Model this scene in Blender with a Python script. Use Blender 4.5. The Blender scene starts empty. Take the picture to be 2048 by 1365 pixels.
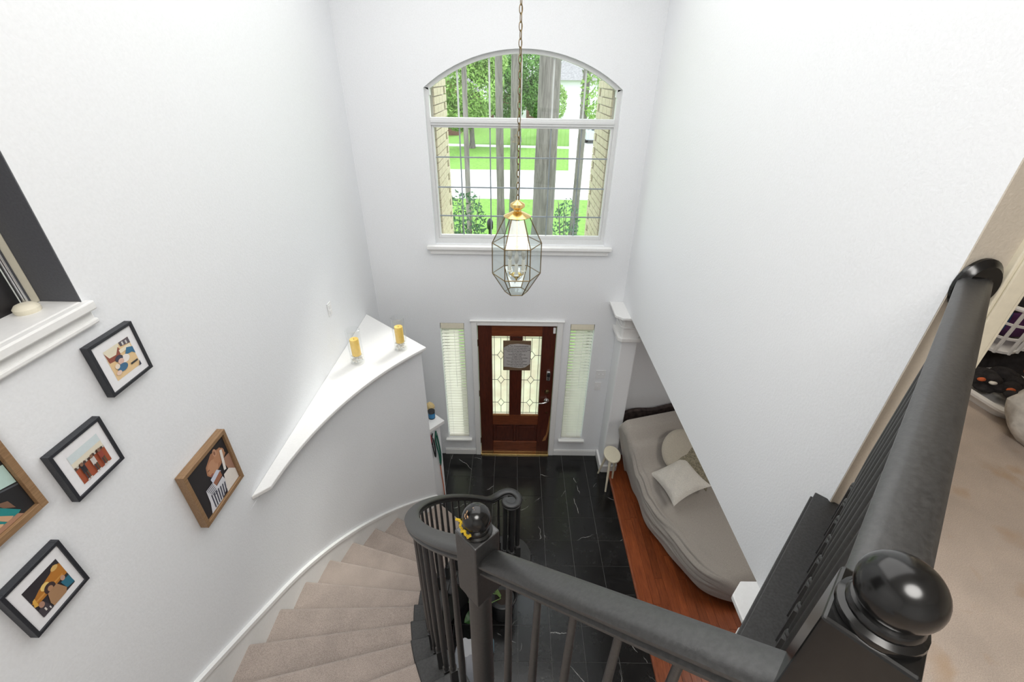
import bpy, bmesh, math, random
from mathutils import Vector, Matrix
random.seed(7)
SC = bpy.context.scene
COL = SC.collection
V = Vector
# ------------------------------------------------------------------ camera
PITCH, ROLL, YAW, FPX, CAMZ = 0.5388, 0.0131, 0.0008, 886.35, 4.514
def camera():
    c, s = math.cos(PITCH), math.sin(PITCH)
    fw = V((0, c, -s)); up = V((0, s, c)); rt = V((1, 0, 0))
    r2 = rt*math.cos(ROLL)+up*math.sin(ROLL); u2 = up*math.cos(ROLL)-rt*math.sin(ROLL)
    Z = Matrix.Rotation(YAW, 3, 'Z'); r2, u2, fw = Z@r2, Z@u2, Z@fw
    m = Matrix(((r2.x, u2.x, -fw.x, 0), (r2.y, u2.y, -fw.y, 0), (r2.z, u2.z, -fw.z, CAMZ), (0, 0, 0, 1)))
    cd = bpy.data.cameras.new('camera'); co = bpy.data.objects.new('camera', cd); COL.objects.link(co)
    co.matrix_world = m
    cd.sensor_width = 36; cd.lens = FPX*36/2048; cd.clip_start = .02; cd.clip_end = 300
    SC.camera = co
camera()
# ------------------------------------------------------------------ world, sun, added area lights, exposure
w = bpy.data.worlds.new('sky'); SC.world = w; w.use_nodes = True
bg = w.node_tree.nodes['Background']; bg.inputs[0].default_value = (.86, .93, 1, 1); bg.inputs[1].default_value = 1.8
sd = bpy.data.lights.new('sun', 'SUN'); sd.energy = 1.6; sd.angle = .2; sd.color = (1, .97, .9)
so = bpy.data.objects.new('sun', sd); COL.objects.link(so); so.rotation_euler = (math.radians(48), 0, math.radians(150))
def area(name, loc, size, energy, col=(1, 1, 1), rot=(0, 0, 0), sy=None):
    l = bpy.data.lights.new(name, 'AREA'); l.energy = energy; l.color = col; l.size = size
    if sy: l.shape = 'RECTANGLE'; l.size_y = sy
    else: l.shape = 'DISK'
    o = bpy.data.objects.new(name, l); COL.objects.link(o); o.location = loc; o.rotation_euler = rot
    return o
area('foyer_bounce_fill', (-.15, 2.3, 5.57), 2.3, 37, (1, .985, .97), sy=3.4)  # unseen area light added for flash bouncing off the foyer ceiling
area('hall_bounce_fill', (.15, -.75, 5.55), 1.2, 36, (1, .97, .93))  # added out of view for camera flash bounced above the landing
area('bedroom_area_light', (2.4, 2.6, 5.4), .8, 8, (1, .9, .75))  # warm area light in the upstairs room, no fixture built
area('living_room_fill', (3.0, 2.4, 2.62), 1.0, 12, (1, .95, .88))  # unseen fill added to brighten the living room
SC.view_settings.view_transform = 'Standard'; SC.view_settings.look = 'None'
SC.view_settings.exposure = 0.64; SC.view_settings.gamma = 1; SC.view_settings.use_curve_mapping = False
# ------------------------------------------------------------------ materials
MT = {}
def nt(name):
    m = bpy.data.materials.new(name); m.use_nodes = True; MT[name] = m
    return m, m.node_tree.nodes, m.node_tree.links, m.node_tree.nodes['Principled BSDF']
def ramp(N, L, fac, stops):
    r = N.new('ShaderNodeValToRGB'); e = r.color_ramp.elements
    while len(e) < len(stops): e.new(.5)
    for el, (p, c) in zip(e, stops): el.position = p; el.color = (*c, 1) if len(c) == 3 else c
    L.new(fac, r.inputs[0]); return r.outputs[0]
def pos(N, L, scale=(1, 1, 1), rand=False, obj=False):
    if obj: src = N.new('ShaderNodeTexCoord').outputs['Object']
    else: src = N.new('ShaderNodeNewGeometry').outputs['Position']
    if rand:
        oi = N.new('ShaderNodeObjectInfo'); mu = N.new('ShaderNodeVectorMath'); mu.operation = 'SCALE'
        cb = N.new('ShaderNodeCombineXYZ')
        for i in range(3): L.new(oi.outputs['Random'], cb.inputs[i])
        L.new(cb.outputs[0], mu.inputs[0]); mu.inputs['Scale'].default_value = 37.
        ad = N.new('ShaderNodeVectorMath'); L.new(src, ad.inputs[0]); L.new(mu.outputs[0], ad.inputs[1]); src = ad.outputs[0]
    mp = N.new('ShaderNodeMapping'); mp.inputs['Scale'].default_value = scale; L.new(src, mp.inputs[0]); return mp.outputs[0]
def noise(N, L, vec, scale, detail=3, rough=.5, dist=0):
    n = N.new('ShaderNodeTexNoise'); n.inputs['Scale'].default_value = scale; n.inputs['Detail'].default_value = detail
    n.inputs['Roughness'].default_value = rough; n.inputs['Distortion'].default_value = dist
    L.new(vec, n.inputs['Vector']); return n.outputs[0]
def bump(N, L, B, h, strength, dist=.01):
    b = N.new('ShaderNodeBump'); b.inputs['Strength'].default_value = strength; b.inputs['Distance'].default_value = dist
    L.new(h, b.inputs['Height']); L.new(b.outputs[0], B.inputs['Normal'])
def mix(N, L, fac, a, b):
    m = N.new('ShaderNodeMix'); m.data_type = 'RGBA'
    for s, v in ((m.inputs[0], fac), (m.inputs[6], a), (m.inputs[7], b)):
        if hasattr(v, 'links'): L.new(v, s)
        else: s.default_value = v if isinstance(v, float) else (*v, 1)
    return m.outputs[2]
def plain(name, col, rough=.5, metal=0, bs=0, bscale=60, var=0, spec=.5, coat=0):
    m, N, L, B = nt(name)
    B.inputs['Roughness'].default_value = rough; B.inputs['Metallic'].default_value = metal
    B.inputs['Specular IOR Level'].default_value = spec; B.inputs['Coat Weight'].default_value = coat
    B.inputs['Coat Roughness'].default_value = .15
    p = pos(N, L); n = noise(N, L, p, bscale, 4)
    v = max(var, .02)
    c = ramp(N, L, n, [(.3, [max(0, x*(1-v)) for x in col]), (.7, [min(1, x*(1+v)) for x in col])])
    L.new(c, B.inputs['Base Color'])
    if bs: bump(N, L, B, n, bs)
    return m
plain('wall_white', (.84, .855, .875), .7, bs=.12, bscale=90, var=.012, spec=.2)
plain('wall_beige', (.60, .545, .46), .75, bs=.2, bscale=120, var=.03, spec=.2)  # warm light on the hall wall put into its colour
plain('wall_grey', (.55, .55, .56), .8, bs=.1, bscale=90, var=.02, spec=.2)
plain('ceiling_white', (.85, .85, .85), .8, bs=.1)
plain('trim_white', (.84, .84, .83), .38, var=.015)
plain('trim_cream', (.82, .77, .62), .5, var=.03)
plain('charcoal_paint', (.09, .093, .105), .6, bs=.15, bscale=140, var=.1)
plain('dark_screen', (.02, .018, .02), .45, var=.2, bscale=14)
plain('aluminium', (.62, .63, .64), .3, metal=1)
plain('chrome', (.8, .8, .8), .15, metal=1)
plain('brass', (.86, .62, .25), .22, metal=1)
plain('brass_dark', (.24, .175, .085), .35, metal=1)
plain('lead', (.06, .06, .06), .5)
plain('vinyl', (.72, .73, .73), .45)
plain('muntin_backlit', (.30, .33, .37), .5)  # whitish bars greyed in the colour for their look against bright daylight
plain('black_plastic', (.012, .012, .013), .35)
plain('grout', (.17, .17, .165), .9, bs=.2)
plain('blue_label', (.03, .2, .42), .4)
plain('candle_wax', (.93, .63, .16), .45, var=.06, bscale=30)
plain('shell_white', (.85, .82, .76), .5, var=.15, bscale=40)
plain('sponge_tan', (.78, .60, .30), .9, bs=.8, bscale=120, var=.2)
plain('stool_cream', (.80, .74, .58), .45, var=.03)
plain('bulb_glass', (.6, .58, .54), .1, spec=.8)
plain('candle_sleeve', (.88, .86, .8), .5)
plain('leash_green', (.02, .13, .09), .7, bs=.3)
plain('leash_black', (.015, .015, .016), .7, bs=.3)
plain('leash_red', (.42, .06, .05), .7)
plain('leash_pink', (.6, .12, .16), .7)
plain('leash_orange', (.55, .16, .07), .7)
plain('yarn_yellow', (.85, .55, .03), .9, bs=1, bscale=400, var=.25)
plain('frame_black', (.022, .024, .03), .45, bs=.15, bscale=200, var=.1)
plain('mat_board', (.86, .86, .88), .7)
plain('plant_leaf', (.035, .10, .025), .4, var=.3, bscale=20)
plain('plant_stem', (.2, .32, .1), .6)
plain('soil', (.03, .02, .015), .9, bs=.6)
plain('bag_white', (.82, .82, .84), .5, bs=.4, bscale=20)
plain('bottle_blue', (.25, .5, .62), .3)
plain('plastic_white', (.84, .84, .84), .35)
plain('cloth_dark', (.022, .02, .022), .9, bs=.8, bscale=30, var=.5)
plain('cloth_red', (.35, .03, .06), .9, bs=.5, bscale=30)
plain('cloth_blue', (.03, .1, .22), .9, bs=.5, bscale=30)
plain('cloth_purple', (.1, .03, .12), .9, bs=.5, bscale=30)
plain('cloth_orange', (.6, .13, .04), .8, bs=.5)
plain('cloth_pink', (.66, .34, .3), .85, bs=.5, bscale=50, var=.15)
plain('dark_blanket', (.05, .035, .032), .85, bs=.7, bscale=18, var=.6)
plain('asphalt', (.62, .61, .6), .9, bs=.2, bscale=5, var=.05)
plain('concrete', (.66, .65, .62), .9, bs=.2, bscale=5, var=.05)
plain('lawn', (.16, .33, .05), .95, bs=1, bscale=6, var=.25)
plain('leaf_green', (.13, .27, .06), .6, var=.4, bscale=.8)
plain('leaf_light', (.26, .42, .10), .6, var=.35, bscale=.8)
plain('leaf_dark', (.055, .13, .05), .6, var=.4, bscale=2)
plain('house_white', (.80, .80, .80), .8)
plain('house_brick', (.20, .10, .075), .9, bs=.4, bscale=8, var=.25)
plain('house_roof', (.3, .29, .29), .9, bs=.5, bscale=5, var=.2)
plain('house_trim', (.75, .70, .58), .8)
plain('house_glass', (.03, .04, .05), .1)
plain('brick_cream', (.58, .51, .38), .9, bs=.5, bscale=40, var=.12)
plain('mortar', (.50, .47, .40), .95, bs=.4)
plain('car_paint', (.52, .55, .58), .25, coat=.5)
plain('tyre', (.02, .02, .02), .8)
def mat_black(name, chips=0, base=.018, rough=.34, grain=True, spec=.6):
    m, N, L, B = nt(name)
    B.inputs['Roughness'].default_value = rough; B.inputs['Specular IOR Level'].default_value = spec
    p = pos(N, L); n = noise(N, L, p, 120, 5)
    c = ramp(N, L, n, [(.35, (base*.7,)*3), (.7, (base*1.5,)*3)])
    if chips:
        q = noise(N, L, p, 34, 4, .6); k = ramp(N, L, q, [(chips, (0, 0, 0)), (chips+.03, (1, 1, 1))])
        c = mix(N, L, k, c, (.55, .33, .18))
    L.new(c, B.inputs['Base Color'])
    if grain:
        g = noise(N, L, pos(N, L, (14, 14, 14), obj=False), 16, 4, .7, .6); bump(N, L, B, g, .13, .004)
    return m
mat_black('black_paint', .80, .020, .42, spec=.95); mat_black('black_gloss', 0, .005, .2, grain=False, spec=.5); mat_black('black_chipped', .64, .006, .2, grain=False, spec=.5); mat_black('black_floor_trim', .74, .02, .5)
def mat_tile():
    m, N, L, B = nt('black_marble'); B.inputs['Roughness'].default_value = .18
    p = pos(N, L, rand=True)
    base = ramp(N, L, noise(N, L, p, 9, 5, .65), [(.3, (.005, .005, .0055)), (.75, (.02, .02, .0195))])
    oi = N.new('ShaderNodeObjectInfo'); an = N.new('ShaderNodeMath'); an.operation = 'MULTIPLY'; an.inputs[1].default_value = 25.; L.new(oi.outputs['Random'], an.inputs[0])
    vr = N.new('ShaderNodeVectorRotate'); vr.rotation_type = 'Z_AXIS'; L.new(p, vr.inputs['Vector']); L.new(an.outputs[0], vr.inputs['Angle'])
    sx = N.new('ShaderNodeSeparateXYZ'); L.new(vr.outputs[0], sx.inputs[0])
    wob = N.new('ShaderNodeMath'); wob.operation = 'MULTIPLY_ADD'; L.new(noise(N, L, p, 5, 4, .6), wob.inputs[0]); wob.inputs[1].default_value = .11; L.new(sx.outputs[0], wob.inputs[2])
    md = N.new('ShaderNodeMath'); md.operation = 'PINGPONG'; L.new(wob.outputs[0], md.inputs[0]); md.inputs[1].default_value = .23
    ab = md
    v = ramp(N, L, ab.outputs[0], [(0, (1, 1, 1)), (.0022, (0, 0, 0))])
    mk = ramp(N, L, noise(N, L, p, 4.5, 2), [(.50, (0, 0, 0)), (.60, (.9, .9, .9))])
    mu = N.new('ShaderNodeMath'); mu.operation = 'MULTIPLY'; L.new(v, mu.inputs[0]); L.new(mk, mu.inputs[1])
    L.new(mix(N, L, mu.outputs[0], base, (.50, .50, .48)), B.inputs['Base Color'])
    bump(N, L, B, noise(N, L, p, 25, 3), .05)
mat_tile()
def mat_wood(name, dark, light, rough=.3, sc=(1, 1, 1), rand=True, obj=False, gs=6., spec=.5):
    m, N, L, B = nt(name); B.inputs['Roughness'].default_value = rough; B.inputs['Specular IOR Level'].default_value = spec
    p = pos(N, L, sc, rand=rand, obj=obj)
    n = noise(N, L, p, gs, 6, .65, .8)
    c = ramp(N, L, n, [(.28, dark), (.72, light)])
    if rand:
        oi = N.new('ShaderNodeObjectInfo'); t = ramp(N, L, oi.outputs['Random'], [(0, (.78, .78, .78)), (1, (1.15, 1.15, 1.15))])
        mm = N.new('ShaderNodeMix'); mm.data_type = 'RGBA'; mm.blend_type = 'MULTIPLY'; mm.inputs[0].default_value = 1
        L.new(c, mm.inputs[6]); L.new(t, mm.inputs[7]); c = mm.outputs[2]
    L.new(c, B.inputs['Base Color']); bump(N, L, B, n, .08, .003)
mat_wood('floor_wood', (.17, .038, .012), (.36, .095, .03), .3, (9, 1, 1))
mat_wood('door_wood', (.035, .008, .005), (.115, .026, .013), .3, (14, 14, 1), rand=False, gs=7)
mat_wood('door_wood_rail', (.085, .02, .008), (.25, .07, .026), .3, (1, 14, 14), rand=False, gs=7)
mat_wood('door_wood_worn', (.22, .09, .03), (.40, .19, .07), .5, (14, 14, 1), rand=False, gs=7)
mat_wood('frame_wood', (.20, .115, .055), (.36, .22, .115), .5, (30, 2, 30), rand=False, gs=5)
mat_wood('bark', (.10, .085, .078), (.34, .30, .28), .95, (7, 7, .8), rand=True, gs=2)
mat_wood('plaque_wood', (.06, .035, .02), (.25, .16, .09), .6, (40, 40, 40), rand=False)
def mat_carpet(name, a, b, stain=None):
    m, N, L, B = nt(name); B.inputs['Roughness'].default_value = .95; B.inputs['Specular IOR Level'].default_value = .1
    B.inputs['Sheen Weight'].default_value = .25
    p = pos(N, L); n = noise(N, L, p, 330, 4, .75); n2 = noise(N, L, p, 7, 3)
    c = ramp(N, L, n, [(.33, a), (.62, b)])
    c2 = ramp(N, L, n2, [(.3, (.88, .88, .88)), (.7, (1.06, 1.06, 1.06))])
    mm = N.new('ShaderNodeMix'); mm.data_type = 'RGBA'; mm.blend_type = 'MULTIPLY'; mm.inputs[0].default_value = 1
    L.new(c, mm.inputs[6]); L.new(c2, mm.inputs[7]); c = mm.outputs[2]
    if stain:
        s = ramp(N, L, noise(N, L, p, 5.5, 3, .55, .3), [(.58, (0, 0, 0)), (.70, (.75, .75, .75))])
        c = mix(N, L, s, c, stain)
    L.new(c, B.inputs['Base Color']); bump(N, L, B, n, .8, .006)
mat_carpet('stair_carpet', (.27, .21, .18), (.60, .51, .45))
mat_carpet('hall_carpet', (.46, .36, .29), (.70, .585, .49), (.50, .33, .19))
def mat_fabric(name, col, scale=260, bs=.5, var=.15):
    m, N, L, B = nt(name); B.inputs['Roughness'].default_value = .9; B.inputs['Specular IOR Level'].default_value = .15
    B.inputs['Sheen Weight'].default_value = .2
    p = pos(N, L); n = noise(N, L, p, scale, 3)
    c = ramp(N, L, n, [(.35, [x*(1-var) for x in col]), (.65, [min(1, x*(1+var)) for x in col])])
    L.new(c, B.inputs['Base Color']); bump(N, L, B, n, bs, .004)
mat_fabric('slipcover', (.40, .37, .335)); mat_fabric('pillow_white', (.70, .67, .61), 200); mat_fabric('pillow_beige', (.52, .48, .40), 200)
mat_fabric('pillow_knit', (.26, .235, .17), 60, 1.0, .35); mat_fabric('sack_grey', (.60, .58, .54), 25, .9, .15)
def mat_thin_glass(name, tint=(1, 1, 1), gl=.9, rough=.0, ior=1.45):
    m = bpy.data.materials.new(name); m.use_nodes = True; MT[name] = m; N = m.node_tree.nodes; L = m.node_tree.links; N.clear()
    o = N.new('ShaderNodeOutputMaterial'); t = N.new('ShaderNodeBsdfTransparent'); t.inputs[0].default_value = (*tint, 1)
    g = N.new('ShaderNodeBsdfGlossy'); g.inputs['Roughness'].default_value = rough
    f = N.new('ShaderNodeFresnel'); bf = N.new('ShaderNodeNewGeometry'); mr = N.new('ShaderNodeMapRange')
    mr.inputs['To Min'].default_value = ior; mr.inputs['To Max'].default_value = 1/ior; L.new(bf.outputs['Backfacing'], mr.inputs['Value']); L.new(mr.outputs[0], f.inputs[0])
    k = N.new('ShaderNodeMath'); k.operation = 'MULTIPLY'; k.inputs[1].default_value = gl; L.new(f.outputs[0], k.inputs[0])
    x = N.new('ShaderNodeMixShader'); L.new(k.outputs[0], x.inputs[0]); L.new(t.outputs[0], x.inputs[1]); L.new(g.outputs[0], x.inputs[2])
    L.new(x.outputs[0], o.inputs[0])
mat_thin_glass('window_glass', (.985, .995, .99), 1.0, .01); mat_thin_glass('lantern_glass', (.965, .985, .98), .9, .02)
SC.cycles.transparent_max_bounces = 32
mat_thin_glass('vase_glass', (.985, .99, .99), .8, .0)
def mat_transl(name, col, diff=.35, tcol=None):
    m = bpy.data.materials.new(name); m.use_nodes = True; MT[name] = m; N = m.node_tree.nodes; L = m.node_tree.links; N.clear()
    o = N.new('ShaderNodeOutputMaterial'); t = N.new('ShaderNodeBsdfTranslucent'); d = N.new('ShaderNodeBsdfDiffuse')
    x = N.new('ShaderNodeMixShader'); x.inputs[0].default_value = diff
    n = noise(N, L, pos(N, L), 9, 2); tc = tcol or col
    L.new(ramp(N, L, n, [(.3, [c*.9 for c in tc]), (.7, [min(1, c*1.08) for c in tc])]), t.inputs[0]); d.inputs[0].default_value = (*col, 1)
    L.new(t.outputs[0], x.inputs[1]); L.new(d.outputs[0], x.inputs[2]); L.new(x.outputs[0], o.inputs[0])
mat_transl('leaded_glass', (.88, .86, .76), .25, (1.0, .93, .84)); mat_transl('blind_slat', (.90, .89, .84), .7, (.95, .93, .84))
mat_transl('plastic_bag', (.8, .8, .82), .6)
def flat(col):
    k = 'print_%02x%02x%02x' % tuple(int(c*255) for c in col)
    if k not in MT: plain(k, col, .6)
    return MT[k]
# ------------------------------------------------------------------ mesh builder
LOC = {}
class MB:
    def __init__(s): s.v = []; s.f = []; s.m = []; s.mi = 0
    def add(s, vs, fs):
        b = len(s.v); s.v += [tuple(x) for x in vs]; s.f += [tuple(b+i for i in f) for f in fs]; s.m += [s.mi]*len(fs); return s
    def box(s, x0, x1, y0, y1, z0, z1):
        return s.add([(x, y, z) for z in (z0, z1) for y in (y0, y1) for x in (x0, x1)],
                     [(0, 2, 3, 1), (4, 5, 7, 6), (0, 1, 5, 4), (2, 6, 7, 3), (0, 4, 6, 2), (1, 3, 7, 5)])
    def obox(s, c, a, b, n, ha, hb, hn):
        c, a, b, n = V(c), V(a).normalized(), V(b).normalized(), V(n).normalized()
        return s.add([c+a*ha*i+b*hb*j+n*hn*k for k in (-1, 1) for j in (-1, 1) for i in (-1, 1)],
                     [(0, 2, 3, 1), (4, 5, 7, 6), (0, 1, 5, 4), (2, 6, 7, 3), (0, 4, 6, 2), (1, 3, 7, 5)])
    def prism(s, poly, z0, z1):
        n = len(poly)
        return s.add([(x, y, z0) for x, y in poly]+[(x, y, z1) for x, y in poly],
                     [tuple(range(n))[::-1], tuple(range(n, 2*n))]+[(i, (i+1) % n, n+(i+1) % n, n+i) for i in range(n)])
    def prism_y(s, poly, y0, y1):
        n = len(poly)
        return s.add([(x, y0, z) for x, z in poly]+[(x, y1, z) for x, z in poly],
                     [tuple(range(n)), tuple(range(n, 2*n))[::-1]]+[(i, n+i, n+(i+1) % n, (i+1) % n) for i in range(n)])
    def strip(s, A, B, z0, z1):                      # closed band between two plan curves, z0/z1 lists or numbers
        n = len(A); g = lambda z, i: z[i] if hasattr(z, '__len__') else z
        vs = []
        for i in range(n): vs += [(*A[i], g(z0, i)), (*B[i], g(z0, i)), (*B[i], g(z1, i)), (*A[i], g(z1, i))]
        fs = [(0, 1, 2, 3), tuple(4*(n-1)+k for k in (3, 2, 1, 0))]
        for i in range(n-1):
            for k in range(4): fs.append((4*i+k, 4*i+4+k, 4*i+4+(k+1) % 4, 4*i+(k+1) % 4))
        return s.add(vs, fs)
    def lathe(s, prof, c, seg=20, axis=(0, 0, 1), caps=True):
        ax = V(axis).normalized(); u = ax.orthogonal().normalized(); w_ = ax.cross(u); c = V(c); n = len(prof); vs = []
        for r, h in prof:
            for k in range(seg):
                a = 2*math.pi*k/seg; vs.append(c+ax*h+(u*math.cos(a)+w_*math.sin(a))*r)
        fs = [(i*seg+k, i*seg+(k+1) % seg, (i+1)*seg+(k+1) % seg, (i+1)*seg+k) for i in range(n-1) for k in range(seg)]
        if caps: fs += [tuple(range(seg))[::-1], tuple((n-1)*seg+k for k in range(seg))]
        return s.add(vs, fs)
    def tube(s, path, r, seg=8, caps=True):
        P = [V(q) for q in path]; n = len(P); vs = []; u = None
        for i in range(n):
            t = (P[min(i+1, n-1)]-P[max(i-1, 0)]).normalized()
            u = t.orthogonal().normalized() if u is None else (u-t*u.dot(t)).normalized()
            w_ = t.cross(u); rr = r[i] if hasattr(r, '__len__') else r
            for k in range(seg):
                a = 2*math.pi*k/seg; vs.append(P[i]+(u*math.cos(a)+w_*math.sin(a))*rr)
        fs = [(i*seg+k, i*seg+(k+1) % seg, (i+1)*seg+(k+1) % seg, (i+1)*seg+k) for i in range(n-1) for k in range(seg)]
        if caps: fs += [tuple(range(seg))[::-1], tuple((n-1)*seg+k for k in range(seg))]
        return s.add(vs, fs)
    def sweep(s, path, prof):                        # plumb profile (lateral, vertical) along a path
        P = [V(q) for q in path]; n = len(P); m = len(prof); vs = []
        for i in range(n):
            t = P[min(i+1, n-1)]-P[max(i-1, 0)]; t.z = 0; t.normalize(); lat = V((-t.y, t.x, 0))
            for a, b in prof: vs.append(P[i]+lat*a+V((0, 0, b)))
        fs = [(i*m+k, i*m+(k+1) % m, (i+1)*m+(k+1) % m, (i+1)*m+k) for i in range(n-1) for k in range(m)]
        fs += [tuple(range(m))[::-1], tuple((n-1)*m+k for k in range(m))]
        return s.add(vs, fs)
    def sphere(s, c, r, seg=16, ring=10):
        R = r if hasattr(r, '__len__') else (r, r, r)
        pr = [(max(1e-4, math.sin(math.pi*i/ring)), -math.cos(math.pi*i/ring)) for i in range(ring+1)]
        b = len(s.v); s.lathe(pr, (0, 0, 0), seg, caps=False)
        for i in range(b, len(s.v)): x, y, z = s.v[i]; s.v[i] = (c[0]+x*R[0], c[1]+y*R[1], c[2]+z*R[2])
        return s
    def grid(s, fn, nu, nv):
        return s.add([fn(i/nu, j/nv) for i in range(nu+1) for j in range(nv+1)],
                     [(i*(nv+1)+j, (i+1)*(nv+1)+j, (i+1)*(nv+1)+j+1, i*(nv+1)+j+1) for i in range(nu) for j in range(nv)])
    def mesh(s, name, mat, off=(0, 0, 0), smooth=False):
        me = bpy.data.meshes.new(name); me.from_pydata([(x-off[0], y-off[1], z-off[2]) for x, y, z in s.v], [], s.f)
        mats = mat if isinstance(mat, (list, tuple)) else [mat]
        for q in mats: me.materials.append(MT[q] if isinstance(q, str) else q)
        me.polygons.foreach_set('material_index', [min(i, len(mats)-1) for i in s.m])
        bm = bmesh.new(); bm.from_mesh(me); bmesh.ops.recalc_face_normals(bm, faces=bm.faces)
        if smooth:
            for f in bm.faces: f.smooth = True
            for e in bm.edges:
                if len(e.link_faces) == 2 and e.calc_face_angle(0) > math.radians(38): e.smooth = False
        bm.to_mesh(me); bm.free(); me.update(); return me
    def build(s, name, mat, parent=None, smooth=False, bevel=0, seg=2):
        off = LOC.get(parent.name, (0, 0, 0)) if parent else (0, 0, 0)
        o = bpy.data.objects.new(name, s.mesh(name, mat, off, smooth)); COL.objects.link(o)
        if parent: o.parent = parent; LOC[o.name] = off
        if bevel:
            b = o.modifiers.new('edge', 'BEVEL'); b.width = bevel; b.segments = seg; b.limit_method = 'ANGLE'; b.angle_limit = .6
        return o
def place(name, me, loc, parent=None, rot=(0, 0, 0), scale=None):
    o = bpy.data.objects.new(name, me); COL.objects.link(o)
    off = V(LOC.get(parent.name, (0, 0, 0))) if parent else V((0, 0, 0))
    o.location = V(loc)-off; o.rotation_euler = rot
    if scale: o.scale = scale
    if parent: o.parent = parent
    LOC[o.name] = tuple(loc)
    return o
def tag(o, label=None, cat=None, group=None, kind=None):
    if label: o['label'] = label
    if cat: o['category'] = cat
    if group: o['group'] = group
    if kind: o['kind'] = kind
    return o
def thing(name, loc, label, cat, group=None, kind=None):
    o = bpy.data.objects.new(name, None); COL.objects.link(o); o.location = loc; o.empty_display_size = .05
    LOC[o.name] = tuple(loc); return tag(o, label, cat, group, kind)
def ST(o, label, cat): return tag(o, label, cat, kind='structure')
# ------------------------------------------------------------------ dimensions (metres; camera stands over x=y=0)
D, XL, XR, ZH, ZU, ZC = 4.4875, -1.53, 1.233, 2.366, 3.1, 5.6
CX, CY, RW = 1.266, 1.68, 2.796
def polar(r, th): a = math.radians(th); return (CX-r*math.cos(a), CY+r*math.sin(a))
def arc(r, a, b, n): return [polar(r, a+(b-a)*i/n) for i in range(n+1)]
def r_in(th):                                        # plan radius of the inner rail curve
    u = (th+35.5)/75
    return 1.657+.3008*u+.0478*u*u-.1514*u**3 if th > -35.5 else 1.657
def z_rail(th): u = (th+35.5)/75; return 3.469-.02742*(th+35.5)-.3685*u*u
RISE = ZU/17; DTH = 6.07
def th_k(k): return 40.54-DTH*(k-1)
# ================================================================== STRUCTURE
# foyer floor: slab, marble tiles
fl = MB().box(-3.2, 1.32, -2.6, D+.15, -.12, -.004).build('floor', 'grout'); ST(fl, 'black marble tile floor of the foyer with pale grout lines', 'floor')
T = .3048; tb = MB().box(0, T-.004, 0, T-.004, -.009, 0).mesh('tile', 'black_marble')
for j in range(-1, 16):
    for i in range(-7, 5):
        x0, y0 = .09+T*i+.002, 4.379-T*(j+1)+.002
        if x0 < -2.0 or y0 < -.3: continue
        x1, y1 = min(x0+T-.004, 1.29), min(y0+T-.004, D-.005)
        if x1-x0 < .02 or y1-y0 < .02: continue
        o = place('tile', tb, (x0, y0, 0), fl)
        if x1-x0 < T-.006 or y1-y0 < T-.006: o.scale = ((x1-x0)/(T-.004), (y1-y0)/(T-.004), 1)
# living room floor: planks + nosing
lf = MB().box(1.32, 5.2, -.5, D+.15, -.12, .004).build('floor_living', 'house_brick'); ST(lf, 'red brown wood strip floor beside the tiles', 'floor')
PW = .083
for k in range(22):
    x0 = 1.355+k*PW; y = 4.48-random.random()*.8
    ys = [4.48]
    while ys[-1] > .9: ys.append(max(.9, (y if len(ys) == 1 else ys[-1]-random.uniform(.7, 1.3))))
    for a, b in zip(ys, ys[1:]):
        if a-b < .02: continue
        MB().box(x0+.0006, x0+PW-.0006, b+.0008, a-.0008, .004, .02).build('plank', 'floor_wood', lf, bevel=.0012, seg=1)
MB().prism_y([(1.291, 0), (1.356, 0), (1.356, .024), (1.31, .024), (1.293, .014)], .9, 4.48).build('nosing_strip', 'floor_wood', lf)
# front wall with door, two sidelights, arched window
def grid_wall(mb, xs, zs, holes, y0, y1):
    for x0, x1 in zip(xs, xs[1:]):
        for z0, z1 in zip(zs, zs[1:]):
            cx, cz = (x0+x1)/2, (z0+z1)/2
            if any(a < cx < b and c < cz < d for a, b, c, d in holes): continue
            mb.box(x0, x1, y0, y1, z0, z1)
WX0, WX1, WZ0, WZS, WZA = -.815, .945, 3.0, 4.42, 4.717
WC = (WX0+WX1)/2; HW = (WX1-WX0)/2; RS = WZA-WZS; AR = (HW*HW+RS*RS)/(2*RS)
def archz(x, dr=0): return WZA-AR+math.sqrt(max(0, (AR-dr)**2-(x-WC)**2))
DO = (-.435, .545, -.15, 2.055); SL = (-.84, -.56, .3, 2.063); SR = (.672, .952, .3, 2.067)
mb = MB()
xs = sorted({-1.7, -.84, -.56, -.435, .545, .672, .952, WX0, WX1, 5.2}); zs = sorted({-.15, .3, 2.055, 2.063, 2.067, WZ0, WZA, ZC})
grid_wall(mb, xs, zs, [DO, SL, SR, (WX0, WX1, WZ0, WZA)], D, D+.15)
n = 24; ap = [(WX0+(WX1-WX0)*i/n) for i in range(n+1)]
for a, b in zip(ap, ap[1:]): mb.prism_y([(a, archz(a)), (b, archz(b)), (b, WZA), (a, WZA)], D, D+.15)
ST(mb.build('wall_front', 'wall_white'), 'tall white front wall with arched window above the entry door', 'wall')
# left wall with window opening
WLY0, WLY1, WLZ0, WLZ1 = .35, 1.411, 3.80, 5.15
mb = MB()
for y0, y1, z0, z1 in ((-2.6, WLY0, -.12, ZC), (WLY1, D, -.12, ZC), (WLY0, WLY1, -.12, WLZ0), (WLY0, WLY1, WLZ1, ZC)): mb.box(XL-.28, XL, y0, y1, z0, z1)
ST(mb.build('wall_left', 'wall_white'), 'tall white wall hung with framed family photographs', 'wall')
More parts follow.
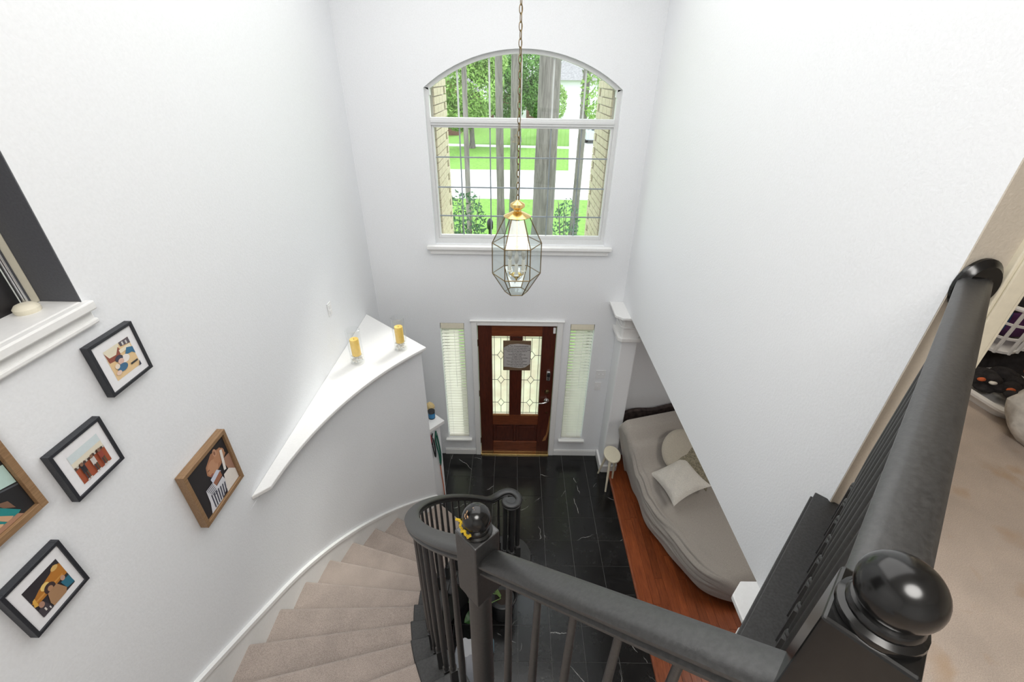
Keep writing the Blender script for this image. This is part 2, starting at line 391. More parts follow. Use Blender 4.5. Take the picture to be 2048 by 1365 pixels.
# upper right wall and header, hall wall
mb = MB().box(XR, XR+.117, 1.16, D, ZH, ZC).box(XR, XR+.117, .9, 1.16, ZH, 2.79)
ST(mb.build('wall_right', 'wall_white'), 'blank white upper wall ending in a header over the living room', 'wall')
mb = MB()
for x0, x1, z0, z1 in ((XR+.117, 1.42, ZU, ZC), (1.42, 2.35, 5.14, ZC), (2.35, 3.5, ZU, ZC)): mb.box(x0, x1, 1.16, 1.29, z0, z1)
mb.box(XR+.001, XR+.117, 1.156, 1.16, ZU+.002, ZC)
ST(mb.build('wall_hall', 'wall_beige'), 'beige upstairs hall wall holding the rail rosette', 'wall')
mb = MB().box(1.35, 1.422, 1.138, 1.16, ZU, 5.22).box(1.36, 1.412, 1.131, 1.138, ZU, 5.22).box(1.42, 1.432, 1.14, 1.3, ZU, 5.16)
mb.box(2.33, 2.41, 1.136, 1.16, ZU, 5.22).box(1.35, 2.41, 1.136, 1.16, 5.14, 5.22)
ST(mb.build('trim_1', 'trim_cream', bevel=.003), 'cream door casing on the beige hall wall', 'trim')
mb = MB().box(-1.9, 3.5, -2.75, -2.6, -.12, ZC); ST(mb.build('wall_back', 'wall_white'), 'white wall behind the stairhead', 'wall')
mb = MB().box(3.5, 3.62, -2.6, D, ZU-.3, ZC); ST(mb.build('wall_bedroom', 'wall_beige'), 'beige far wall of the upstairs room', 'wall')
mb = MB().box(5.2, 5.3, -.6, D+.15, -.12, 2.75).box(1.5, 5.2, -.6, -.5, -.12, 2.75); ST(mb.build('wall_living', 'wall_white'), 'white walls of the living room behind the sofa', 'wall')
ST(MB().box(-1.9, 3.62, -2.75, D+.15, ZC, ZC+.1).build('ceiling', 'ceiling_white'), 'white ceiling over the stairwell', 'ceiling')
ST(MB().box(XR+.12, 5.3, -.6, D, 2.7, 2.75).build('ceiling_living', 'ceiling_white'), 'white ceiling of the living room', 'ceiling')
# upper floor slab
P0 = polar(1.62, -56.6); P1 = polar(4.2, -56.6)
up = MB().prism([P0, P1, (XL, P1[1]), (XL, -2.6), (3.5, -2.6), (3.5, D), (XR+.117, D), (XR+.117, 1.16), (XR, 1.16), (XR-.005, 1.19), (1.18, 1.18), (.40, .40)], 2.79, ZU)
ST(up.build('floor_upper', 'hall_carpet'), 'stained beige carpet of the upstairs landing', 'floor')
# black edge board of the landing
a = V((.7071, .7071, 0)); b = V((.7071, -.7071, 0))
mb = MB().obox(V((.81, .80, ZU+.009)) + b*.075, a, b, (0, 0, 1), .565, .082, .009)
mb.obox(V((.80, .80, ZU-.15)), a, b, (0, 0, 1), .56, .008, .15)
ST(mb.build('trim_2', 'black_floor_trim', bevel=.003), 'black edge board of the landing under the balusters', 'trim')
# ------------------------------------------------------------------ low curved wall with ledge
RA = 40.7
A = arc(RW, RA, .2, 40); B = [(XL, q[1]) for q in A]
B[0] = (polar(RW+.16, RA))
lw = MB(); out = [(max(XL-.05, polar(RW+.16, RA-(RA-.2)*i/40)[0]), polar(RW+.16, RA-(RA-.2)*i/40)[1]) for i in range(41)]
lw.strip(A, out, -.01, 2.30)
wc = lw.build('wall_curved', 'wall_white', smooth=True); ST(wc, 'low curved white wall beside the stairs under the ledge', 'wall')
led = [(-1.529, 1.76)]+arc(RW-.074, 3.4, 40.9, 40)+[(-1.529, 4.108)]
lg = MB().prism(led, ZH-.03, ZH).build('ledge', 'trim_white', wc, bevel=.006)
mo = MB(); mo.strip(arc(RW-.045, 40.7, 4.5, 40), arc(RW+.01, 40.7, 4.5, 40), ZH-.052, ZH-.03)
mo.strip(arc(RW-.022, 40.7, 4.5, 40), arc(RW+.01, 40.7, 4.5, 40), ZH-.085, ZH-.052)
mo.build('ledge_moulding', 'trim_white', wc, smooth=True)
# filling under the ledge between curved wall and straight wall (closes the top)
MB().prism([(-1.529, 1.9)]+arc(RW+.10, 8, 40.6, 24)+[(-1.529, 4.09)], ZH-.06, ZH-.03).build('ledge_support', 'trim_white', wc)
# knee pillar at the stair foot
kd = V((.66, .75, 0)).normalized(); kn = V((-kd.y, kd.x, 0))
kc = V((-.837, 3.626, 0)) + kn*.2
kp = MB().obox(kc+V((0, 0, .62)), kd, kn, (0, 0, 1), .08, .2, .62).build('pillar_knee', 'wall_white'); ST(kp, 'white half height pillar at the foot of the stairs with leashes hung on it', 'pillar')
MB().obox(kc+V((0, 0, 1.262)), kd, kn, (0, 0, 1), .125, .235, .022).build('pillar_cap', 'trim_white', kp, bevel=.004)
# ------------------------------------------------------------------ columns of the living room opening
def column(name, y0, y1, sgn, label):
    # sgn +1: stands against the front wall (y1), -1: stands under the landing
    x0, x1 = 1.2, 1.385
    ya, yb = (y0, y1)
    c = MB().box(x0, x1, ya, yb, 0.0, 2.04); o = c.build(name, 'wall_white', bevel=.012); ST(o, label, 'column')
    def ring(e, z0, z1, nm):
        m = MB(); lo = ya-(e if sgn > 0 else e); hi = yb+(0 if sgn > 0 else e); ch = min(.07, e*.6+.012)
        X0, X1 = x0-e, x1+e
        if sgn > 0: pl = [(X0, hi), (X0, lo+ch), (X0+ch, lo), (X1-ch, lo), (X1, lo+ch), (X1, hi)]
        else: pl = [(X0, hi-ch), (X0, lo+ch), (X0+ch, lo), (X1-ch, lo), (X1, lo+ch), (X1, hi-ch), (X1-ch, hi), (X0+ch, hi)]
        m.prism(pl, z0, z1).build(nm, 'trim_white', o, bevel=.005)
    ring(.045, 2.03, 2.075, 'neck_moulding'); ring(.016, 2.075, 2.19, 'neck_block'); ring(.03, 2.19, 2.205, 'bead')
    ring(.022, 2.205, 2.30, 'capital_block'); ring(.07, 2.30, 2.335, 'capital_moulding'); ring(.116, 2.335, ZH-.001, 'capital_plate')
    ring(.025, 0.0, .11, 'plinth')
    return o
column('column', 4.20, D-.001, 1, 'white square column with moulded capital beside the front wall')
column('column_near', .99, 1.175, -1, 'white column cap peeking out under the landing edge')
# ------------------------------------------------------------------ baseboards
mb = MB()
for x0, x1 in ((-.90, -.479), (.587, 1.17)): mb.box(x0, x1, D-.016, D, 0, .085).box(x0, x1, D-.011, D, .085, .1)
ST(mb.build('baseboard_front', 'trim_white', bevel=.003), 'white baseboard along the front wall', 'baseboard')
# ================================================================== STAIRS
stair = thing('staircase', (-.9, 1.7, 0), 'curved carpeted staircase winding down to the foyer', 'staircase', kind='structure')
def r_out(th):
    if th > 0: return RW-.004
    return min((CX-XL-.004)/math.cos(math.radians(th)), 3.45)
for k in range(1, 17):
    th0, th1 = th_k(k), th_k(k+1)-1.0
    nn = 6; inn = []; outp = []; z = RISE*k
    fr = lambda r0, t: r0
    ths = [th0+(th1-th0)*i/nn for i in range(nn+1)]
    inn = [polar(r_in(t)+.105, t) for t in ths]; outp = [polar(r_out(t), t) for t in ths]
    m = MB(); m.strip(inn, outp, z-.045, z)
    # rounded nosing
    p_, q_ = V((*polar(r_in(th0)+.105, th0), z-.023)), V((*polar(r_out(th0), th0), z-.023))
    m.tube([p_, q_], .023, 12)
    # riser below the nosing
    t2 = th0-.55
    i2, o2 = [polar(r_in(t)+.105, t) for t in (t2, t2-.5)], [polar(r_out(t), t) for t in (t2, t2-.5)]
    m.strip(i2, o2, z-RISE, z-.02)
    m.build('carpet_step', 'stair_carpet', stair, smooth=True)
    ths = [th0+.75-(DTH-.12)*i/nn for i in range(nn+1)]
    c = MB(); c.strip([polar(r_in(t)-.062, t) for t in ths], [polar(r_in(t)+.112, t) for t in ths], z-.032, z+.006)
    c.build('end_cap', 'black_floor_trim', stair, bevel=.006)
    MB().strip([polar(r_in(t)-.035, t) for t in ths], [polar(r_in(t)+.1, t) for t in ths], max(0, z-RISE-.02), z-.034).build('end_riser', 'black_floor_trim', stair)
ths = [40.9-96*i/60 for i in range(61)]
zz = [max(.0, RISE*((40.54-t)/DTH)) for t in ths]
MB().strip([polar(r_in(t)-.03, t) for t in ths], [polar(r_in(t)+.02, t) for t in ths], [max(0, q-.42) for q in zz], [q+.02 for q in zz]).build('inner_stringer', 'black_floor_trim', stair, smooth=True)
MB().strip([polar(r_in(t)-.0, t) for t in ths], [polar(r_out(t), t) for t in ths], [max(-.01, q-.48) for q in zz], [max(0, q-.36) for q in zz]).build('soffit', 'wall_white', stair, smooth=True)
# skirt board on the outer wall
ths = [40.7-62*i/60 for i in range(61)]
def ow(t, off): 
    if t > 0: return polar(RW-off, t)
    return (XL+off, CY+math.tan(math.radians(t))*(CX-XL))
zt = [max(.12, RISE*((40.54-t)/DTH)+.30) for t in ths]
MB().strip([ow(t, .016) for t in ths], [ow(t, -.02) for t in ths], [max(0, q-.6) for q in zt], zt).build('skirt_board', 'trim_white', stair, smooth=True)
MB().strip([ow(t, .026) for t in ths], [ow(t, -.02) for t in ths], [q for q in zt], [q+.028 for q in zt]).build('skirt_cap', 'trim_white', stair, smooth=True)
# ================================================================== RAILINGS
PROF = [(-.016, .0), (-.027, -.004), (-.0335, -.013), (-.0335, -.022), (-.027, -.031), (-.023, -.035), (-.023, -.042), (-.029, -.047), (-.029, -.056), (-.024, -.064),
        (.024, -.064), (.029, -.056), (.029, -.047), (.023, -.042), (.023, -.035), (.027, -.031), (.0335, -.022), (.0335, -.013), (.027, -.004), (.016, .0)]
NL = V((-.083, .718, 0)); NR = V((.377, .246, 0))
rail = thing('stair_railing', (NL.x, NL.y, 2.2), 'glossy black stair railing curving down to a scrolled volute', 'railing')
rail2 = thing('landing_railing', (NR.x, NR.y, ZU), 'thick black landing handrail running to the wall rosette', 'railing')
def newel(c, ztop, zbot, parent, chipped):
    a = V((.7071, .7071, 0)); b = V((.7071, -.7071, 0)); h = .041
    m = MB().obox((c.x, c.y, ztop-.127), a, b, (0, 0, 1), h, h, .127)
    bm_ = m.build('newel_post', 'black_gloss' if not chipped else 'black_paint', parent, bevel=.004)
    MB().lathe([(.0385, 0), (.040, .004), (.039, .009), (.033, .012), (.034, .017), (.0315, .022), (.024, .025), (.02, .03)], (c.x, c.y, ztop-.001), 28).build('newel_cap', 'black_gloss', bm_, smooth=True)
    bl = MB().sphere((c.x, c.y, ztop+.047), .0365, 32, 20).build('newel_ball', 'black_chipped' if chipped else 'black_gloss', bm_, smooth=True)
    zz = ztop-.253; L = zz-zbot
    MB().lathe([(.036, 0), (.04, -.008), (.036, -.016), (.03, -.022), (.031, -.03), (.033, -.06), (.035, -.3*L), (.036, -.6*L), (.034, -L*.8), (.037, -L)], (c.x, c.y, zz), 24).build('newel_shaft', 'black_paint', bm_, smooth=True)
newel(NL, 3.525, 2.2, rail, True)
newel(NR, 4.045, ZU+.018, rail2, False)
def baluster(x, y, zb, zt, ang, parent, fat=1):
    a = V((math.cos(ang), math.sin(ang), 0)); b = V((-a.y, a.x, 0)); hb = min(.16, (zt-zb)*.2)
    m = MB().obox((x, y, zb+hb/2), a, b, (0, 0, 1), .0145*fat, .0145*fat, hb/2)
    z1 = zb+hb; L = zt-z1
    m.lathe([(q0*fat, q1) for q0, q1 in ((.0135, 0), (.010, .006), (.0145, .014), (.0145, .02), (.010, .027), (.0115, .04), (.0135, L*.22), (.0115, L*.55), (.0085*(fat**.5), L*.9), (.008*(fat**.5), L))], (x, y, z1-.001), 12)
    return m.build('baluster', 'black_paint', parent, smooth=True)
# straight rail between the newels (rail falls with the stair)
d = (NR-NL).normalized(); LEN = (NR-NL).length
zs_ = lambda s: 3.437+.70*s
pa = [NL+d*s+V((0, 0, zs_(s))) for s in (.03, .2, .4, LEN-.035)]
MB().sweep(pa, PROF).build('handrail', 'black_paint', rail, smooth=True)
for s in (.119, .214, .311, .411, .515):
    q = NL+d*s; baluster(q.x, q.y, 2.36+.70*s*.9, zs_(s)-.055, -math.pi/4, rail)
# curved rail
pts = []
t = -34.2
while t < 33.5:
    pts.append(V((*polar(r_in(t), t), z_rail(t)))); t += 1.5
# blend into volute
vol = [(-.232, 2.762, 1.185), (-.196, 2.806, 1.125), (-.160, 2.85, 1.09), (-.115, 2.893, 1.08), (-.06, 2.925, 1.085), (0, 2.935, 1.085), (.05, 2.912, 1.08), (.078, 2.87, 1.078), (.08, 2.825, 1.076),
       (.055, 2.785, 1.075), (.012, 2.77, 1.075), (-.03, 2.782, 1.075), (-.052, 2.812, 1.075), (-.045, 2.842, 1.075), (-.02, 2.856, 1.075)]
def smooth_path(P, n=3):
    o = []
    for i in range(len(P)-1):
        p0, p1, p2, p3 = P[max(i-1, 0)], P[i], P[i+1], P[min(i+2, len(P)-1)]
        for k in range(n):
            t = k/n; o.append(.5*((2*p1)+(-p0+p2)*t+(2*p0-5*p1+4*p2-p3)*t*t+(-p0+3*p1-3*p2+p3)*t**3))
    return o+[P[-1]]
full = pts+[V(q) for q in vol[:10]]
MB().sweep(smooth_path(full, 2), PROF).build('curved_handrail', 'black_paint', rail, smooth=True)
vo = MB().sweep(smooth_path([V(q) for q in vol[8:]], 4), [(a*.9, b) for a, b in PROF])
vo.lathe([(.05, -.064), (.054, -.055), (.054, -.012), (.048, -.002), (.001, -.001)], (.006, 2.816, 1.075), 24)
vo.build('volute', 'black_paint', rail, smooth=True)
nb = 0
for k in range(1, 14):
    for fr in (.22, .72):
        t = th_k(k)-DTH*fr
        if t < -33 or t > 38: continue
        x, y = polar(r_in(t), t); baluster(x, y, RISE*k+.006, z_rail(t)-.055, math.radians(90-t), rail)
for x, y in ((.078, 2.845), (.025, 2.775), (-.048, 2.80), (.0, 2.932), (-.115, 2.893)):
    baluster(x, y, RISE*.98, 1.02, .4, rail, 1.9 if y < 2.85 else 1.2)
# curtail step under the volute
cs = MB().lathe([(.23, 0), (.23, RISE-.04), (.245, RISE-.035), (.25, RISE-.015), (.245, RISE)], (-.02, 2.84, 0), 28); cs.build('curtail_step', 'black_floor_trim', stair, smooth=True)
# landing rail
d1 = V((.7071, .7071, 0)); L1 = (1.16-NR.y)/.7071
LP = [(a*1.06, b*.95) for a, b in PROF]
MB().sweep([NR+d1*.03+V((0, 0, 4.045)), NR+d1*.5+V((0, 0, 4.05)), NR+d1*(L1-.012)+V((0, 0, 4.058))], LP).build('handrail', 'black_paint', rail2, smooth=True)
rx = NR.x+(1.16-NR.y)
ro = MB().lathe([(.058, 0), (.062, .005), (.062, .014), (.056, .02), (.052, .024), (.048, .03)], (rx-.008, 1.156, 4.03), 28, (0, -1, 0))
for i in range(len(ro.v)): x, y, z = ro.v[i]; ro.v[i] = (rx+(x-rx)*1.0, y, 4.03+(z-4.03)*1.25)
ro.build('rosette', 'black_gloss', rail2, smooth=True)
for i in range(12):
    x = .445+.0697*i; baluster(x, x-.131, ZU+.018, 3.995, math.pi/4, rail2)
# ================================================================== ARCHED WINDOW
win = thing('window_1', (WC, D+.07, WZ0), 'arched two part foyer window with dividing bars and white stool board', 'window', kind='structure')
YG = D+.075
def arch_pts(dr, x0, x1, n=28): return [(x0+(x1-x0)*i/n, archz(x0+(x1-x0)*i/n, dr)) for i in range(n+1)]
fw_ = .035
m = MB()
m.box(WX0, WX0+fw_, YG-.03, YG+.03, WZ0, WZS).box(WX1-fw_, WX1, YG-.03, YG+.03, WZ0, WZS).box(WX0+fw_, WX1-fw_, YG-.03, YG+.03, WZ0, WZ0+.05)
A_ = arch_pts(.0, WX0, WX1); B_ = arch_pts(.035, WX0+fw_, WX1-fw_)
for i in range(28): m.prism_y([A_[i], A_[i+1], (B_[i+1][0], max(B_[i+1][1], WZS-.02)), (B_[i][0], max(B_[i][1], WZS-.02))], YG-.03, YG+.03)
for xa, xb in ((WX0, WX0+fw_+.01), (WX1, WX1-fw_-.01)): m.prism_y([(xa, WZS-.06), (xb, WZS-.06), (xb, archz(xb)-.001), (xa, WZS-.001)], YG-.029, YG+.029)
m.build('window_frame', 'vinyl', win)
MB().box(WX0+fw_, WX1-fw_, YG-.035, YG+.03, 4.118, 4.182).box(WX0+fw_, WX1-fw_, YG-.045, YG-.035, 4.14, 4.165).build('transom_bar', 'vinyl', win, bevel=.003)
ms = MB(); x0, x1 = WX0+fw_, WX1-fw_
ms.box(x0, x0+.022, YG-.018, YG+.012, WZ0+.05, 4.118).box(x1-.022, x1, YG-.018, YG+.012, WZ0+.05, 4.118).box(x0+.022, x1-.022, YG-.018, YG+.012, WZ0+.05, WZ0+.085).box(x0+.022, x1-.022, YG-.018, YG+.012, 4.098, 4.118)
ms.build('sash', 'vinyl', win, bevel=.003)
for x in (-.52, -.235, .05, .335, .62):
    MB().box(x-.006, x+.006, YG-.004, YG+.004, WZ0+.085, 4.098).build('muntin', 'muntin_backlit', win)
    MB().box(x-.008, x+.008, YG-.004, YG+.004, 4.182, archz(x, .036)).build('muntin', 'vinyl', win)
for z in (3.278, 3.56, 3.839): MB().box(x0+.022, x1-.022, YG-.0045, YG+.0045, z-.006, z+.006).build('muntin', 'muntin_backlit', win)
MB().box(x0+.02, x1-.02, YG-.0125, YG-.0105, WZ0+.08, 4.1).build('pane', 'window_glass', win)
g_ = arch_pts(.036, x0, x1); 
m = MB(); m.prism_y([(x0, 4.17)]+[(x1, 4.17)]+g_[::-1], YG-.0125, YG-.0105); m.build('pane', 'window_glass', win)
m = MB().box(-.90, 1.02, D-.06, D-.002, WZ0-.045, WZ0-.005).box(WX0+.001, WX1-.001, D-.002, YG-.03, WZ0-.04, WZ0-.001); m.build('stool_board', 'trim_white', win, bevel=.008)
MB().box(-.87, .99, D-.03, D-.001, WZ0-.10, WZ0-.05).box(-.885, 1.005, D-.04, D-.001, WZ0-.062, WZ0-.045).build('apron', 'trim_white', win, bevel=.006)
# ================================================================== ENTRY DOOR
door = thing('door_1', (.055, D+.04, 0), 'dark mahogany entry door with two tall leaded glass lights', 'door', kind='structure')
DX0, DX1, DY0, DY1, DZ1 = -.405, .512, D+.005, D+.05, 2.036
def dbox(nm, x0, x1, z0, z1, mat, y0=DY0, y1=DY1, bv=.003): return MB().box(x0, x1, y0, y1, z0, z1).build(nm, mat, door, bevel=bv)
GL, GR = (-.243, -.028), (.122, .350); GZ = (.70, 1.893)
dbox('stile', DX0, GL[0], .022, DZ1, 'door_wood'); dbox('stile', GR[1], DX1, .022, DZ1, 'door_wood')
dbox('mullion', GL[1], GR[0], GZ[0], GZ[1], 'door_wood')
dbox('top_rail', GL[0], GR[1], GZ[1], DZ1, 'door_wood_rail'); dbox('lock_rail', GL[0], GR[1], .53, GZ[0], 'door_wood_rail'); dbox('bottom_rail', GL[0], GR[1], .022, .225, 'door_wood_rail')
dbox('centre_mullion', .03, .065, .225, .53, 'door_wood', DY0+.004)
for a, b_ in ((GL[0], .03), (.065, GR[1])):
    q = dbox('raised_panel', a, b_, .225, .53, 'door_wood', DY0+.016, DY1-.01); MB().box(a+.04, b_-.04, DY0+.007, DY0+.018, .265, .49).build('panel_field', 'door_wood', q, bevel=.008)
MB().prism_y([(.425, .24), (.47, .26), (.505, .42), (.509, .60), (.5, .7), (.487, .5), (.47, .36), (.44, .3)], DY0-.0012, DY0+.001).build('worn_patch', 'door_wood_worn', door)
for (a, b_) in (GL, GR):
    gl = MB().box(a, b_, DY0+.02, DY0+.026, *GZ).build('leaded_light', 'leaded_glass', door)
    m = MB(); y = DY0+.016; cx = (a+b_)/2; zs3 = (1.62, 1.255, .895) 
    def bar(p, q, r=.003): m.tube([V((p[0], y, p[1])), V((q[0], y, q[1]))], r, 6)
    for x in (a+.03, b_-.03): bar((x, GZ[0]), (x, GZ[1]))
    for z in (GZ[0]+.03, GZ[1]-.03): bar((a, z), (b_, z))
    prev = GZ[1]-.03
    for z in zs3:
        for sx in (-1, 1):
            bar((cx, z+.062), (cx+sx*.042, z)); bar((cx+sx*.042, z), (cx, z-.062)); bar((cx+sx*.042, z), (cx+sx*(b_-a)/2, z))
        bar((cx, prev), (cx, z+.062)); prev = z-.062
    bar((cx, prev), (cx, GZ[0]+.03))
    m.build('lead_came', 'lead', gl)
    MB().box(a-.002, b_+.002, DY0-.006, DY0+.006, GZ[0]-.012, GZ[0]+.004).build('glass_stop', 'door_wood_worn', door)
hw = MB().box(.425, .475, DY0-.028, DY0, 1.275, 1.41).build('keypad_lock', 'chrome', door, bevel=.01)
MB().box(.43, .47, DY0-.034, DY0-.026, 1.335, 1.385).build('keypad', 'black_plastic', hw, bevel=.004)
MB().lathe([(.03, 0), (.03, .008), (.018, .012), (.012, .028)], (.447, DY0, 1.09), 20, (0, -1, 0)).build('deadbolt', 'brass_dark', door, smooth=True)
lv = MB().lathe([(.033, 0), (.033, .006), (.024, .012), (.012, .016), (.012, .05)], (.447, DY0, .95), 20, (0, -1, 0)).build('lever_rose', 'chrome', door, smooth=True)
MB().tube([(.447, DY0-.045, .95), (.42, DY0-.055, .948), (.385, DY0-.055, .94), (.345, DY0-.05, .932)], [.011, .011, .009, .007], 10).build('lever_handle', 'chrome', lv, smooth=True)
MB().lathe([(.012, 0), (.01, .01)], (.46, DY0, .75), 12, (0, -1, 0)).build('peg', 'brass_dark', door)
for z in (.25, 1.05, 1.80): MB().lathe([(.007, -.045), (.007, .045)], (DX0-.006, DY0-.006, z), 10).build('hinge', 'brass_dark', door, smooth=True)
MB().box(.475, .503, DY0-.018, DY0, 1.945, 2.02).build('alarm_sensor', 'plastic_white', door, bevel=.004)
fr_ = thing('trim_3', (.055, D, 0), 'white casing and brass threshold around the entry door', 'trim', kind='structure')
for a, b_, c_, d_ in ((-.478, -.412, 0, 2.098), (.520, .586, 0, 2.098), (-.412, .520, 2.045, 2.098)):
    MB().box(a, b_, D-.022, D+.0, c_, d_).build('casing', 'trim_white', fr_, bevel=.006)
MB().box(-.492, .60, D-.032, D, 2.0985, 2.112).build('casing_cap', 'trim_white', fr_, bevel=.004)
MB().box(-.434, -.409, D+.001, D+.13, .0, 2.054).build('jamb', 'trim_white', fr_); MB().box(.516, .544, D+.001, D+.13, .0, 2.054).build('jamb', 'trim_white', fr_); MB().box(-.409, .516, D+.001, D+.13, 2.04, 2.054).build('jamb', 'trim_white', fr_)
MB().box(-.41, .517, D-.03, D+.13, 0, .018).build('threshold', 'brass', fr_, bevel=.004)
# plaque hung on the door
pq = thing('plaque', (.058, DY0-.012, 1.42), 'grey scripture plaque with brown border hung on the entry door', 'plaque')
MB().box(-.108, .224, DY0-.018, DY0-.006, 1.42, 1.84).build('backing', 'plaque_wood', pq, bevel=.003)
pg = [(-.10, 1.75), (-.03, 1.79), (.06, 1.802), (.14, 1.795), (.218, 1.785), (.218, 1.52), (.16, 1.468), (.10, 1.455), (.03, 1.462), (-.04, 1.472), (-.10, 1.475)]
MB().prism_y(pg, DY0-.0205, DY0-.018).build('parchment', flat((.44, .42, .41)), pq)
def text(s, loc, size, rot, mat, parent, name='lettering', align='CENTER'):
    c = bpy.data.curves.new(name, 'FONT'); c.body = s; c.size = size; c.align_x = align; c.extrude = .0004; c.resolution_u = 2
    o = bpy.data.objects.new(name, c); COL.objects.link(o); dg = bpy.context.evaluated_depsgraph_get(); me = bpy.data.meshes.new_from_object(o.evaluated_get(dg))
    bpy.data.objects.remove(o); me.materials.clear(); me.materials.append(mat)
    return place(name, me, loc, parent, rot)
lines = ['The Ten Commandments', 'Thou shalt have no other gods before me', 'Thou shalt not make unto thee any image', 'Thou shalt not take the name of', 'the Lord in vain', 'Remember the sabbath day', 'to keep it holy',
         'Honour thy father and thy mother', 'Thou shalt not kill', 'Thou shalt not commit adultery', 'Thou shalt not steal', 'Thou shalt not bear false witness', 'Thou shalt not covet']
ink = flat((.03, .025, .025))
for i, s in enumerate(lines): text(s, (.058, DY0-.021, 1.762-i*.0235), .026 if i == 0 else .0185, (math.pi/2, 0, 0), ink, pq)
MB().tube([(-.02, DY0-.012, 1.84), (.0, DY0-.008, 1.875), (.058, DY0-.006, 1.888), (.116, DY0-.008, 1.875), (.136, DY0-.012, 1.84)], .002, 6).build('hanging_cord', 'leash_black', pq)
# ================================================================== SIDELIGHTS + BLINDS
def sidelight(nm, H_, label):
    a, b_, c_, d_ = H_; s = thing(nm, ((a+b_)/2, D+.08, c_), label, 'window', kind='structure')
    MB().box(a, a+.02, D+.09, D+.14, c_, d_).box(b_-.02, b_, D+.09, D+.14, c_, d_).box(a+.02, b_-.02, D+.09, D+.14, c_, c_+.03).box(a+.02, b_-.02, D+.09, D+.14, d_-.02, d_).build('sidelight_frame', 'vinyl', s)
    MB().box(a+.015, b_-.015, D+.112, D+.115, c_+.02, d_-.015).build('pane', 'window_glass', s)
    MB().box(a-.035, b_+.035, D-.05, D-.001, c_-.03, c_-.001).box(a+.001, b_-.001, D-.001, D+.09, c_-.015, c_-.001).build('sidelight_sill', 'trim_white', s, bevel=.006)
    MB().box(a-.02, b_+.02, D-.02, D-.001, c_-.06, c_-.031).build('sidelight_apron', 'trim_white', s, bevel=.004)
sidelight('window_2', SL, 'narrow sidelight window beside the door hinges'); sidelight('window_3', SR, 'narrow sidelight window beside the door handle')
def blind(H_, label, dirt):
    a, b_, c_, d_ = H_; cx = (a+b_)/2; s = thing('window_blind', (cx, D+.035, c_), label, 'blind', 'sidelight blinds')
    MB().box(a+.006, b_-.006, D+.002, D+.06, d_-.075, d_-.004).build('headrail', 'trim_cream', s, bevel=.004)
    me = MB().grid(lambda u, v: ((u-.5)*(b_-a-.02), (v-.5)*.047, .004*(1-(2*v-1)**2)), 1, 4).mesh('slat', 'blind_slat')
    n = 39; z0, z1 = c_+.045, d_-.095
    for i in range(n): place('slat', me, (cx, D+.035, z0+(z1-z0)*i/(n-1)), s, (math.radians(9+3*math.sin(i*.9)), 0, 0))
    MB().box(a+.008, b_-.008, D+.012, D+.058, c_+.006, c_+.026).build('bottom_rail', 'blind_slat', s, bevel=.003)
    for x in (a+.07, b_-.07): MB().tube([(x, D+.009, c_+.02), (x, D+.009, d_-.07)], .0009, 5).build('ladder_cord', 'trim_white', s)
    MB().tube([(cx+.02, D-.006, d_-.08), (cx+.02, D-.006, 1.15)], .0018, 6).build('wand', 'trim_white', s)
blind(SL, 'white slatted blind in the sidelight beside the hinge side of the door', 0); blind(SR, 'white slatted blind in the sidelight between the door and the light switches', 0)
# ================================================================== WALL PLATES
def plate(name, c, wv, hv, label, n, grp, axis='y', cat='switch'):
    s = thing(name, (c[0], c[1], c[2]-hv/2), label, cat, grp); t_ = .006
    if axis == 'y': MB().box(c[0]-wv/2, c[0]+wv/2, D-t_, D-.0005, c[2]-hv/2, c[2]+hv/2).build('cover_plate', 'plastic_white', s, bevel=.002)
    else: MB().box(XL+.0005, XL+t_, c[1]-wv/2, c[1]+wv/2, c[2]-hv/2, c[2]+hv/2).build('cover_plate', 'plastic_white', s, bevel=.002)
    for i in range(n):
        o_ = (i-(n-1)/2)*.046
        if axis == 'y': MB().box(c[0]+o_-.005, c[0]+o_+.005, D-.017, D-t_, c[2]-.012, c[2]+.006).build('toggle', 'plastic_white', s, bevel=.002)
        else: MB().box(XL+t_, XL+.009, c[1]-.017, c[1]+.017, c[2]+(i-(n-1)/2)*.045-.015, c[2]+(i-(n-1)/2)*.045+.015).build('receptacle', 'plastic_white', s, bevel=.003)
plate('light_switch', (1.096, D, 1.372), .118, .118, 'white double light switch on the front wall, above the single one', 2, None)
plate('light_switch', (1.076, D, 1.192), .075, .118, 'white single light switch on the front wall, below the double one', 1, None)
plate('wall_outlet', (XL, 3.30, 2.83), .075, .115, 'white wall outlet above the curved ledge', 2, None, 'x', 'outlet')
# ================================================================== LANTERN
LX, LY = .021, 2.75; LZ0, LZ1 = 3.262, 3.845
lan = thing('pendant_lantern', (LX, LY, LZ0), 'brass hexagonal glass pendant lantern hanging on a long chain', 'lantern')
rot0 = math.radians(0+2)
def hexa(r, z): return [V((LX+r*math.cos(rot0+i*math.pi/3), LY+r*math.sin(rot0+i*math.pi/3), z)) for i in range(6)]
z_b, z_m1, z_m2, z_t = LZ0, 3.395, 3.600, 3.775
rb, rm, rt_ = .075, .158, .072
rings = [hexa(rb, z_b), hexa(rm, z_m1), hexa(rm, z_m2), hexa(rt_, z_t)]
for k in range(3):
    for i in range(6):
        j = (i+1) % 6; q = [rings[k][i], rings[k][j], rings[k+1][j], rings[k+1][i]]; c_ = sum(q, V())/4
        q2 = [c_+(p_-c_)*.985 for p_ in q]; nrm = (q[1]-q[0]).cross(q[3]-q[0]).normalized()*.0015
        MB().add([p_+nrm for p_ in q2]+[p_-nrm for p_ in q2], [(0, 1, 2, 3), (7, 6, 5, 4), (0, 4, 5, 1), (1, 5, 6, 2), (2, 6, 7, 3), (3, 7, 4, 0)]).build('glass_panel', 'lantern_glass', lan)
m = MB()
